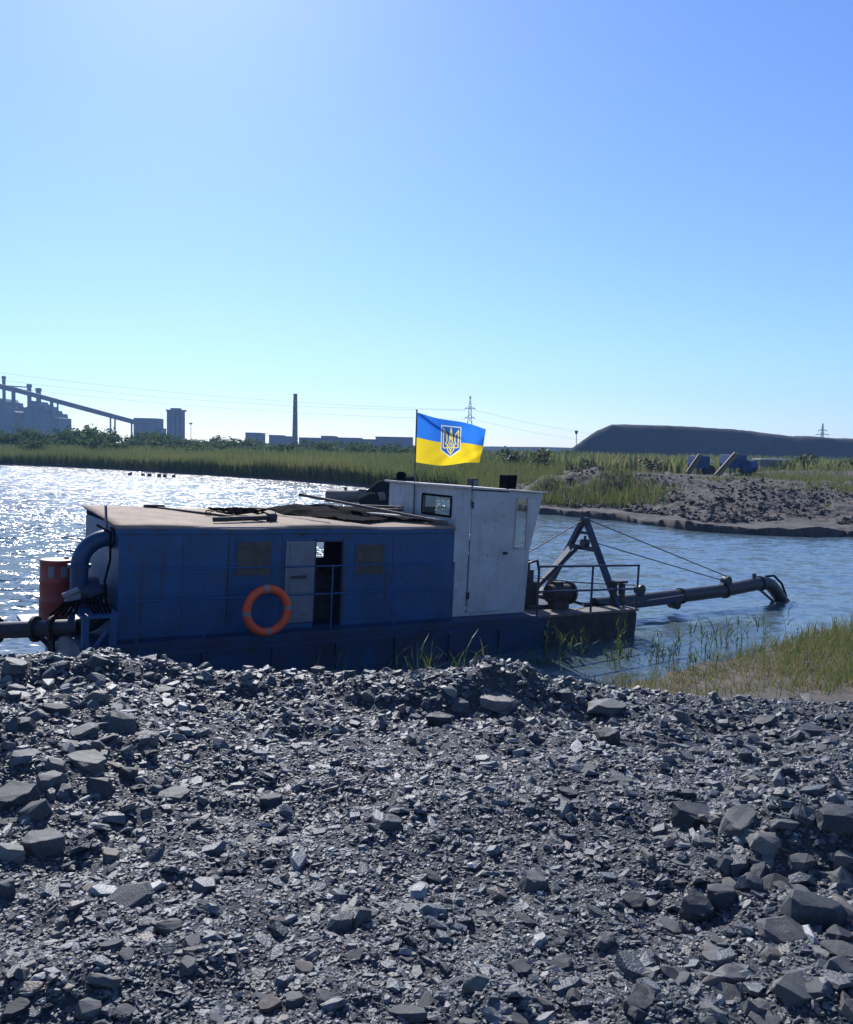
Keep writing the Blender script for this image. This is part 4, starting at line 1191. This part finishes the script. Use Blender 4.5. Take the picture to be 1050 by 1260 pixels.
MB().bar((-0.2, 0.1, 0.062), (0.0, 0.3, 0.075), 0.12, 0.02).build('cleat', M['wood'], e)

# flag
FP = onboat((5.93, 1.45, 1.80))
flg = empty('flag', FP, (0, 0, 0))
tag(flg, 'blue and yellow flag with a trident shield flying above the white wheelhouse', 'flag')
lean = Vector((0.012, 0, 1)).normalized()
PH = 2.06
MB().tube([(0, 0, 0), tuple(lean * PH)], 0.014, 8).build('flag_pole', M['flagpole'], flg)
MB().cyl(tuple(lean * PH), tuple(lean * (PH + 0.03)), 0.02, 10).build('pole_tip', M['flagpole'], flg)
FW, FH = 1.34, 0.98
def cloth(u, w):                       # u along the fly 0..1, w down from the top 0..1
    u, w = np.asarray(u, float), np.asarray(w, float)
    x = 0.02 + FW * u * (1 - 0.05 * w) - 0.03 * np.sin(u * 5 + w * 2) * u
    dr_ = 0.36 * u - 0.08 * u * u + 0.03 * np.sin(u * 7.5) * u
    h = FH * (1 - 0.22 * u * u)
    z = PH - 0.02 - dr_ * (1 - 0.40 * w) - h * w + 0.02 * np.sin(u * 9 + 1) * w * u
    y = 0.17 * u * np.sin(u * 7.0 + 1.6 * w + 0.4) + 0.05 * np.sin(u * 14 - w * 6) * u + 0.05 * smooth(.75, 1, u) * np.sin(w * 9 + u * 6) + 0.02 * np.sin(u * 22 + w * 16) * smooth(.55, .9, w) * u - 0.10 * np.exp(-((w - 0.62 * u - 0.02) / 0.035) ** 2) * smooth(0, .1, u) * (1 - smooth(0.5, 0.75, u)) - 0.25 * u
    return np.stack([x, y, z], -1)
def cloth_part(name, us, wsamp, m_):
    U, W_ = np.meshgrid(us, wsamp, indexing='ij')
    i = np.arange(U.size).reshape(U.shape)
    f = np.stack([i[:-1, :-1], i[1:, :-1], i[1:, 1:], i[:-1, 1:]], -1).reshape(-1, 4)
    return mesh_np(name, cloth(U, W_).reshape(-1, 3), f, m_, flg, smooth=True)
TRI = [[(-.74, .74), (-.74, -.45), (-.40, -.45)], [(.74, .74), (.74, -.45), (.40, -.45)], [(-.74, .74), (-.42, .40), (-.38, .0), (-.52, -.18), (-.30, -.30)], [(.74, .74), (.42, .40), (.38, .0), (.52, -.18), (.30, -.30)],
       [(0, .82), (-.13, .25), (-.13, .0), (-.34, -.30), (-.30, -.58), (0, -.86)], [(0, .82), (.13, .25), (.13, .0), (.34, -.30), (.30, -.58), (0, -.86)], [(0, -.10), (-.18, -.40), (0, -.62), (.18, -.40), (0, -.10)], [(0, -.62), (0, -.86)], [(-.34, -.42), (.34, -.42)], [(0, .70), (0, .1)]]
# one fine sheet cut into its printed fields: two halves, shield border, shield, trident
us = axis([(0, 0.36, 0.012), (0.36, 0.67, 0.0028), (0.67, 1.0, 0.012)])
ws_ = axis([(0, 0.10, 0.012), (0.10, 0.88, 0.0045), (0.88, 1.0, 0.012)])
U, W_ = np.meshgrid(us, ws_, indexing='ij')
CV = cloth(U, W_).reshape(-1, 3)
ii = np.arange(U.size).reshape(U.shape)
CF = np.stack([ii[:-1, :-1], ii[1:, :-1], ii[1:, 1:], ii[:-1, 1:]], -1).reshape(-1, 4)
uc, wc = U.ravel()[CF].mean(1), W_.ravel()[CF].mean(1)
ea, eb_ = (uc - 0.515) / 0.140, (0.46 - wc) / 0.36
def in_shield(k):
    lo = -0.60 * k - 0.42 * k * (1 - np.abs(ea) / k)
    return (np.abs(ea) < k) & (eb_ < k * (0.93 if k == 1.0 else 0.95)) & (eb_ > lo)
tri = np.zeros(len(CF), bool)
for ln_ in TRI:
    for p_, q_ in zip(ln_[:-1], ln_[1:]):
        p_, q_ = np.array(p_), np.array(q_)
        d_ = q_ - p_
        pa = np.stack([ea, eb_ / 0.95], -1) - p_
        t_ = np.clip((pa @ d_) / (d_ @ d_), 0, 1)
        dv = pa - t_[:, None] * d_
        tri |= np.hypot(dv[:, 0], dv[:, 1] * 1.6) < 0.060
fld = np.where(wc < 0.5, 0, 1)
fld[in_shield(1.0)] = 2
fld[in_shield(0.91)] = 3
fld[in_shield(0.91) & tri] = 4
for k, (nm, mk) in enumerate((('blue_half', 'flagblue'), ('yellow_half', 'flagyellow'), ('shield_border', 'emblemwhite'), ('shield', 'emblemblue'), ('trident', 'emblemgold'))):
    ff = CF[fld == k]
    used, inv = np.unique(ff, return_inverse=True)
    mesh_np(nm, CV[used], inv.reshape(-1, 4), M[mk], flg, smooth=True)

# discharge pipe running off to the left from the stern
e = empty('discharge_pipe', (-7.2, 13.3, 0.55), (0, 0, 0))
tag(e, 'dark flanged discharge pipe leaving the stern at the left edge', 'pipe')
A, B = at(-60, 778, 12.9), at(98, 772, 12.75)
A, B = [Vector(q) - e.location for q in (A, B)]
MB().tube([A, A.lerp(B, 0.45), B], 0.13, 16).build('tube', M['dark'], e)
dd_ = (B - A).normalized()
for t_ in (0.28, 0.36, 0.66, 0.80):
    q = A.lerp(B, t_)
    MB().cyl(q - dd_ * 0.025, q + dd_ * 0.025, 0.20, 16).build('flange', M['rust'], e)
q = A.lerp(B, 0.78)
MB().bar(q + Vector((0, 0, -.13)), q + Vector((0, 0, -1.0)), 0.08).build('support', M['rust'], e)
q = B
MB().tube([q, q + Vector((0.15, 0.1, 0.06)), q + Vector((0.35, 0.25, 0.25))], 0.13, 14).build('bend', M['dark'], e)

# floats of the pipeline out on the lake
e = empty('pipe_float', tuple(at(428, 612, 60.0)), (0, 0, -0.12))
e.scale = (0.9, 0.9, 0.9)
e.location.z = 0.0
tag(e, 'tan steel pipe float drifting behind the wheelhouse', 'float')
MB().tube([(-1.7, 0, 0.42), (-1.65, 0, 0.42), (1.6, 0, 0.42), (1.7, 0, 0.42)], 0.5, 20, radii=[0.40, 0.52, 0.52, 0.40]).build('tank', M['tanpipe'], e)
MB().box((-0.3, -0.15, 0.92), (-0.1, 0.15, 1.15)).build('lug', M['rust'], e)
MB().box((0.9, -0.3, 0.90), (1.4, 0.3, 1.02)).build('saddle', M['rust'], e)
e = empty('pipe_pontoon', tuple(at(474, 614, 57.0)), (0, 0, 0.25))
e.scale = (0.85, 0.85, 0.8)
e.location.z = 0.0
tag(e, 'dark rubber jointed pipe pontoon half hidden by the wheelhouse', 'float')
MB().tube([(-2.0, 0.2, 0.25), (-1.2, 0, 0.5), (0, 0, 0.55), (2.5, 0, 0.7)], 0.55, 18, radii=[0.35, 0.6, 0.58, 0.6]).build('pipe', M['rubber'], e)
MB().tube([(-1.2, 0.6, 0.9), (-0.3, 0.7, 1.5), (0.8, 0.6, 1.75), (2.4, 0.5, 1.9)], 0.6, 16, radii=[0.35, 0.55, 0.6, 0.6]).build('hose', M['rubber'], e)
for xx in (-0.6, 0.5):
    MB().cyl((xx, -0.3, 0.72), (xx + 0.5, -0.3, 0.78), 0.40, 14).build('collar', M['tanpipe'], e)
for px, py in ((160, 585.5), (176, 586), (184, 586.5), (196, 587), (203, 587.5), (214, 587.5)):
    r_ = fw + rt * (px - 525) / 1050 - up * (py - 630) / 1050
    P = CAM + r_ * (-CAM[2] / r_[2])
    fl_ = MB().tube([(-0.22, 0, 0.1), (-0.1, 0, 0.16), (0.1, 0, 0.18), (0.22, 0, 0.1)], 0.15, 8, radii=[0.05, 0.2, 0.2, 0.05]).tube([(0.14, 0, 0.25), (0.22, 0, 0.42)], 0.07, 6).build('waterbird', M['rubber'])
    fl_.location = (P[0], P[1], 0)
    tag(fl_, 'tiny dark waterbird on the glittering lake near the far reeds', 'bird', 'waterbirds on the lake')

# ------------------------------------------------------------------ machines on the spit
def ground_at(px, D):
    x = D * (px - 525) / 1050
    return x, D, float(far_z(x, D))
def hopper(px, D, w, h, label, boom):
    x, y, z = ground_at(px, D)
    e = empty('screening_machine', (x, y, z - 0.1), (0, 0, 0.25))
    tag(e, label, 'machine')
    MB().prism([(-w * .4, 0.7), (w * .4, 0.7), (w * .5, h * .55), (w * .48, h), (-w * .42, h), (-w * .5, h * .55)], -0.8, 0.8).build('hopper', M['machblue'], e, 0.02)
    for a in (-1, 1):
        for b in (-0.65, 0.65):
            MB().bar((a * w * .35, b, 0), (a * w * .35, b, 0.8), 0.12).build('leg', M['machblue'], e)
    bo = MB().bar((boom[0], -0.9, boom[1]), (boom[2], -0.9, boom[3]), 0.5, 0.14, (0, 1, 0)).build('belt', M['machtan'], e)
    MB().bar((boom[0], -1.17, boom[1]), (boom[2], -1.17, boom[3]), 0.04, 0.26).build('side_rail', M['machtan'], bo)
    MB().cyl((w * .75, -0.5, 0.5), (w * .75, 0.5, 0.5), 0.5, 16).build('roller', M['rust'], e)
    MB().box((w * .55, -0.6, h * .70), (w * 1.0, 0.6, h * .75)).build('canopy', M['machwhite'], e)
    return e
hopper(858, 84, 1.5, 1.9, 'blue screening machine with raised belt, left of the pair on the spit', (-1.7, 0.2, -0.4, 2.0))
hopper(900, 80, 1.9, 1.9, 'larger blue screening machine with long tan belt, right of the pair', (-2.3, -0.1, -0.3, 2.0))
x, y, z = ground_at(921, 79)
e = empty('blue_barrel', (x, y, z), (0, 0, 0.6))
tag(e, 'pale blue tank lying beside the larger screening machine', 'tank')
MB().cyl((-0.5, 0, 0.75), (0.5, 0, 0.75), 0.55, 18).build('shell', M['machblue'], e)
MB().box((-0.4, -0.45, 0), (0.4, 0.45, 0.3)).build('cradle', M['rust'], e)
x, y, z = ground_at(946, 90)
e = empty('site_shed', (x, y, z), (0, 0, 0.05))
tag(e, 'low dark open shed with white flat roof on the spit', 'shed')
MB().box((-1.3, -0.8, 0), (0.9, 0.8, 1.5)).build('wall', M['plant'], e)
MB().box((-1.5, -1.0, 1.55), (1.5, 1.0, 1.68)).build('roof', M['machwhite'], e)
for a in (-1.4, 1.4):
    MB().bar((a, -0.9, 0), (a, -0.9, 1.55), 0.1).build('post', M['pylon'], e)

# ------------------------------------------------------------------ far works, heap, pylons
def far_empty(name, px, D, label, cat, group=None):
    x = D * (px - 525) / 1050
    e = empty(name, (x, D, 0))
    return tag(e, label, cat, group)
def Lp(e, px, py):
    D = e.location.y
    p = at(px, py, D)
    return p[0] - e.location.x, p[2]
# spoil heap
HX = np.linspace(40, 330, 260)
HY = np.linspace(330, 560, 110)
def heap_z(x, y):
    D = 372.0
    pxs = 525 + 1050 * x / y
    top = np.interp(pxs, [640, 686, 700, 716, 732, 750, 790, 860, 895, 960, 1050, 1200, 1450], [-3, -2, 4.5, 9.0, 13.0, 15.8, 16.0, 15.7, 15.0, 12.9, 11.5, 10.5, 8])
    slope = (y - 352) * 0.95
    back = (545 - y) * 0.6
    z = np.minimum(np.minimum(top, slope), back)
    return np.maximum(z + 1.5 * (fbm(x * 0.12, y * 0.12, 4) - 0.5) * (z > 0.5) + 1.6 * (fbm(x * 0.28, y * 0.02, 4, True) - 0.5) * smooth(1, 4, z) * (1 - smooth(0.75, 1.0, z / np.maximum(top, 0.1))), -2)
v, f = grid(HX, HY, heap_z)
tag(mesh_np('spoil_heap', v, f, M['heap'], smooth=True), 'long dark flat topped spoil heap behind the spit', 'spoil heap')
# distant ridge
mb = MB()
xs_ = np.linspace(-300, 640, 60)
D = 880
top = [6.0 + 1.5 * math.sin(q * 0.01) + 2.0 * float(fbm(np.array(q * .02), np.array(1.0), 3)) for q in xs_]
mb.add([(q, D, -2) for q in xs_] + [(q, D + 15, t_) for q, t_ in zip(xs_, top)] + [(q, D + 45, -2) for q in xs_], [(i, i + 1, i + 61, i + 60) for i in range(59)] + [(i + 60, i + 61, i + 121, i + 120) for i in range(59)])
tag(mb.build('hills', M['ridge']), kind='structure')

def block(e, name, x0, y0, x1, y1, m_, depth=14, yoff=0.0, parent=None):   # px corners on the building's own front plane
    a, b = Lp(e, x0, y1), Lp(e, x1, y0)
    return MB().box((a[0], yoff, -1.0), (b[0], yoff + depth, b[1])).build(name, m_, parent or e)
# steelworks at the left
e = far_empty('steelworks', 30, 640, 'hazy steelworks with furnace towers at the left edge', 'factory')
def outline(e, name, pts, m_, depth, yoff=0.0):
    return MB().prism([Lp(e, *q) for q in pts], yoff, yoff + depth).build(name, m_, e)
outline(e, 'furnace_hall', [(-60, 556), (-60, 490), (1, 490), (4, 494), (8, 494), (9, 500), (14, 501), (15, 505), (19, 507), (19.5, 556)], M['plant'], 26)
outline(e, 'casting_hall', [(28, 556), (28.5, 502), (34, 500), (35, 493), (40, 493), (41, 497), (47, 496), (48, 500), (53, 499), (54, 504), (58, 504), (59, 508), (65, 508), (66, 513), (70, 514), (71, 556)], M['plant'], 26)
for q in range(9):
    a, b = Lp(e, 30 + q * 4.2, 517), Lp(e, 32 + q * 4.2, 513)
    MB().box((a[0], -0.15, a[1]), (b[0], -0.005, b[1])).build('window', M['concrete'], e)
for x0, x1, yt, yb in ((-1, 2.5, 462, 490), (10.5, 14.8, 477, 504), (30, 34.6, 472, 502), (41, 46.5, 477, 498), (58, 62, 490, 503)):
    a, b = Lp(e, x0, yb), Lp(e, x1, yt)
    t_ = MB().cyl(((a[0] + b[0]) / 2, 5, a[1] - 6), ((a[0] + b[0]) / 2, 5, b[1]), (b[0] - a[0]) / 2, 14).build('tower', M['plant'], e)
    MB().cyl(((a[0] + b[0]) / 2, 5, b[1] - 2.2), ((a[0] + b[0]) / 2, 5, b[1] - 0.3), (b[0] - a[0]) / 2 * 1.3, 14).build('platform', M['plant'], t_)
a, b = Lp(e, 4, 474), Lp(e, 30, 476)
MB().bar((a[0], 4, a[1]), (b[0], 4, b[1]), 0.8).bar((a[0], 4, a[1] - 2.2), (b[0], 4, b[1] - 2.2), 0.5).build('gas_main', M['plant'], e)
a, b = Lp(e, 18, 501.5), Lp(e, 30, 501.5)
MB().bar((a[0], 4, a[1]), (b[0], 4, b[1]), 0.8).build('gas_main', M['plant'], e)
# conveyor
e = far_empty('conveyor_gallery', 100, 610, 'long inclined conveyor gallery descending from the steelworks', 'conveyor')
a, b, c = Lp(e, -70, 459), Lp(e, 20, 480), Lp(e, 172, 521)
MB().bar((a[0], 0, a[1]), (b[0], 0, b[1]), 4.5, 3.6).build('gallery', M['plant'], e)
MB().bar((b[0] + .02, 0, b[1]), (c[0], 0, c[1]), 4.5, 3.2).build('gallery', M['plant'], e)
for px, yt in ((71, 496), (136, 513), (141.5, 514), (162, 520)):
    a, b = Lp(e, px, yt), Lp(e, px, 536)
    MB().bar((a[0], 0, a[1]), (b[0], 0, -1), 0.9).build('trestle', M['plant'], e)
block(e, 'transfer_house', 168, 515, 196, 534, M['plant'], 16, -6)
block(e, 'transfer_house', 196.2, 527, 201, 534, M['plant'], 12, -5)
# silo
e = far_empty('silo_tower', 216, 560, 'pale hazy concrete silo tower above the trees', 'silo')
a, b = Lp(e, 205.5, 536), Lp(e, 227.5, 504)
wseg = (b[0] - a[0]) / 4
for k in range(4):
    MB().cyl((a[0] + wseg * (k + .5), 0, -1), (a[0] + wseg * (k + .5), 0, b[1] - 1.2), wseg * 0.52, 14).build('silo', M['concrete'], e)
MB().box((a[0] - .2, -1.6, b[1] - 1.18), (b[0] + .2, 4, b[1] - 0.2)).box((a[0] + 2.5, -.8, b[1] - .19), (b[0] - 3, 3, b[1] + 0.9)).build('cap', M['concrete'], e)
# low factory buildings
for px, D, rects, lab in ((310, 540, ((302, 533, 320, 541),), 'small square hazy building left of the chimney'), (340, 545, ((331, 536, 346, 543), (346.2, 537.5, 358, 543)), 'low hazy building just left of the chimney'),
                          (400, 560, ((368, 539, 395, 549), (395.2, 537, 412, 549), (412.2, 539, 444, 549)), 'long low hazy factory right of the chimney'), (480, 520, ((440, 541, 462, 551), (462.2, 538, 508, 551)), 'grey flat roofed factory block left of the flag')):
    e = far_empty('factory_building', px, D, lab, 'building')
    for q in rects:
        w_ = block(e, 'wall', *q, M['concrete'] if px < 350 else M['plant'], 18)
        a, b = Lp(e, q[0], q[1]), Lp(e, q[2], q[1])
        MB().box((a[0] - .15, -0.3, a[1] + 0.005), (b[0] + .02, 18.3, a[1] + 0.5)).build('parapet', M['plant'], w_)
# chimney
e = far_empty('factory_chimney', 363, 560, 'tall banded brick chimney standing in the haze', 'chimney')
a, b = Lp(e, 363, 545), Lp(e, 363.6, 484.5)
sh_ = MB().tube([(a[0], 0, a[1] - 3), (b[0], 0, b[1])], 1.4, 18, radii=[1.9, 1.25]).build('shaft', M['chim'], e)
for k in range(7):
    t_ = 0.25 + 0.12 * k
    xx, zz = a[0] + (b[0] - a[0]) * t_, a[1] - 3 + (b[1] - a[1] + 3) * t_
    MB().cyl((xx, 0, zz), (xx, 0, zz + 0.8), 1.95 - 0.65 * t_, 18).build('band', M['concrete'] if k % 2 else M['chim'], sh_)

def pylon(px, ytop, ybase, D, label, arms):
    e = far_empty('power_pylon', px, D, label, 'pylon')
    a, b = Lp(e, px, ybase), Lp(e, px, ytop)
    cx_, z0, z1 = b[0], a[1] - 3, b[1]
    Ht = z1 - z0
    wb, th_ = Ht * 0.085, 0.22
    def wid(z): return wb * max(0.10, 1 - (z - z0) / Ht * 1.05) if z < z0 + Ht * .6 else wb * (0.37 - 0.27 * (z - z0 - Ht * .6) / (Ht * .4))
    body = MB()
    zs = [z0 + Ht * t_ for t_ in (0, .2, .36, .5, .62, .72, .82, .92, 1.0)]
    for zA, zB in zip(zs[:-1], zs[1:]):
        wa, wb_ = wid(zA), wid(zB)
        for sx, sy in ((-1, -1), (1, -1), (1, 1), (-1, 1)):
            body.bar((cx_ + sx * wa, sy * wa, zA), (cx_ + sx * wb_, sy * wb_, zB), th_)
        for sy in (-1, 1):
            body.bar((cx_ - wa, sy * wa, zA), (cx_ + wb_, sy * wb_, zB), th_ * .6)
            body.bar((cx_ + wa, sy * wa, zA), (cx_ - wb_, sy * wb_, zB), th_ * .6)
    body.build('lattice', M['pylon'], e)
    ends = []
    for t_, hw in arms:
        z = z0 + Ht * t_
        MB().bar((cx_ - hw, 0, z), (cx_ + hw, 0, z), 0.3).bar((cx_ - hw, 0, z), (cx_, 0, z + 1.2), 0.2).bar((cx_ + hw, 0, z), (cx_, 0, z + 1.2), 0.2).build('crossarm', M['pylon'], e)
        ends.append([e.location + Vector((cx_ + s_ * hw, 0, z - 0.8)) for s_ in (-1, 1)])
        for s_ in (-1, 1):
            MB().bar((cx_ + s_ * hw, 0, z - 0.1), (cx_ + s_ * hw, 0, z - 0.9), 0.2).build('insulator', M['concrete'], e)
    return ends
p1 = pylon(579, 487, 548, 470, 'lattice power pylon rising behind the flag', ((.60, 2.8), (.77, 2.9)))
p2 = pylon(1013, 521, 552, 600, 'small distant lattice pylon behind the spoil heap', ((.62, 4.6), (.76, 3.0)))
e = far_empty('lamp_mast', 709.5, 345, 'thin mast with round head left of the spoil heap', 'mast')
a, b = Lp(e, 709.5, 565), Lp(e, 709.5, 531)
MB().cyl((a[0], 0, a[1] - 1), (b[0], 0, b[1]), 0.14, 8).build('pole', M['pylon'], e)
MB().cyl((b[0], 0, b[1] - 1.0), (b[0], 0, b[1] + 0.4), 0.45, 10, r2=0.75).build('head', M['pylon'], e)
e = far_empty('lamp_mast', 235, 480, 'thin short mast right of the concrete silo tower', 'mast')
a, b = Lp(e, 235, 545), Lp(e, 235, 521)
MB().cyl((a[0], 0, a[1] - 1), (b[0], 0, b[1]), 0.15, 8).build('pole', M['pylon'], e)
MB().box((b[0] - .8, -.2, b[1] - .5), (b[0] + .8, .2, b[1] + .4)).build('head', M['pylon'], e)
def wire(a, b, sag, label, group=None):
    a, b = Vector(a), Vector(b)
    pts = []
    for t_ in np.linspace(0, 1, 24):
        q = a.lerp(b, t_)
        q.z -= sag * 4 * t_ * (1 - t_)
        pts.append(q)
    o = MB().tube([q - a for q in pts], 0.045, 5).build('power_line', M['wire'])
    o.location = a
    tag(o, label, 'cable')
for ((px, py, D), en_, sag), lab in zip( (((-40, 453, 520), p1[1][0], 4), ((-40, 470, 520), p1[0][0], 4), ((-40, 462, 500), p1[1][1], 5)), ('uppermost thin power line sagging across the sky left of the pylon', 'lowest thin power line sagging across the sky left of the pylon', 'middle thin power line sagging across the sky left of the pylon')):
    wire(at(px, py, D), en_, sag, lab)
for (en_, (px, py, D)), lab in zip( ((p1[1][1], (800, 540, 620)), (p1[0][1], (800, 548, 620))), ('upper thin power line running from the pylon towards the spoil heap', 'lower thin power line running from the pylon towards the spoil heap')):
    wire(en_, at(px, py, D), 3, lab)

# ------------------------------------------------------------------ haze
mb = MB().box((-820, -90, -3.5), (820, 1000, 75))
hz = mb.build('haze', M['panewhite'])
hz.data.materials.clear()
hm = bpy.data.materials.new('summer_haze')
hm.use_nodes = True
hn = hm.node_tree.nodes
hn.remove(hn['Principled BSDF'])
pv = hn.new('ShaderNodeVolumePrincipled')
pv.inputs['Color'].default_value = (0.34, 0.60, 1.0, 1)
pv.inputs['Density'].default_value = 0.00034
pv.inputs['Anisotropy'].default_value = 0.0
hm.node_tree.links.new(pv.outputs[0], hn['Material Output'].inputs['Volume'])
hz.data.materials.append(hm)
tag(hz, kind='stuff')
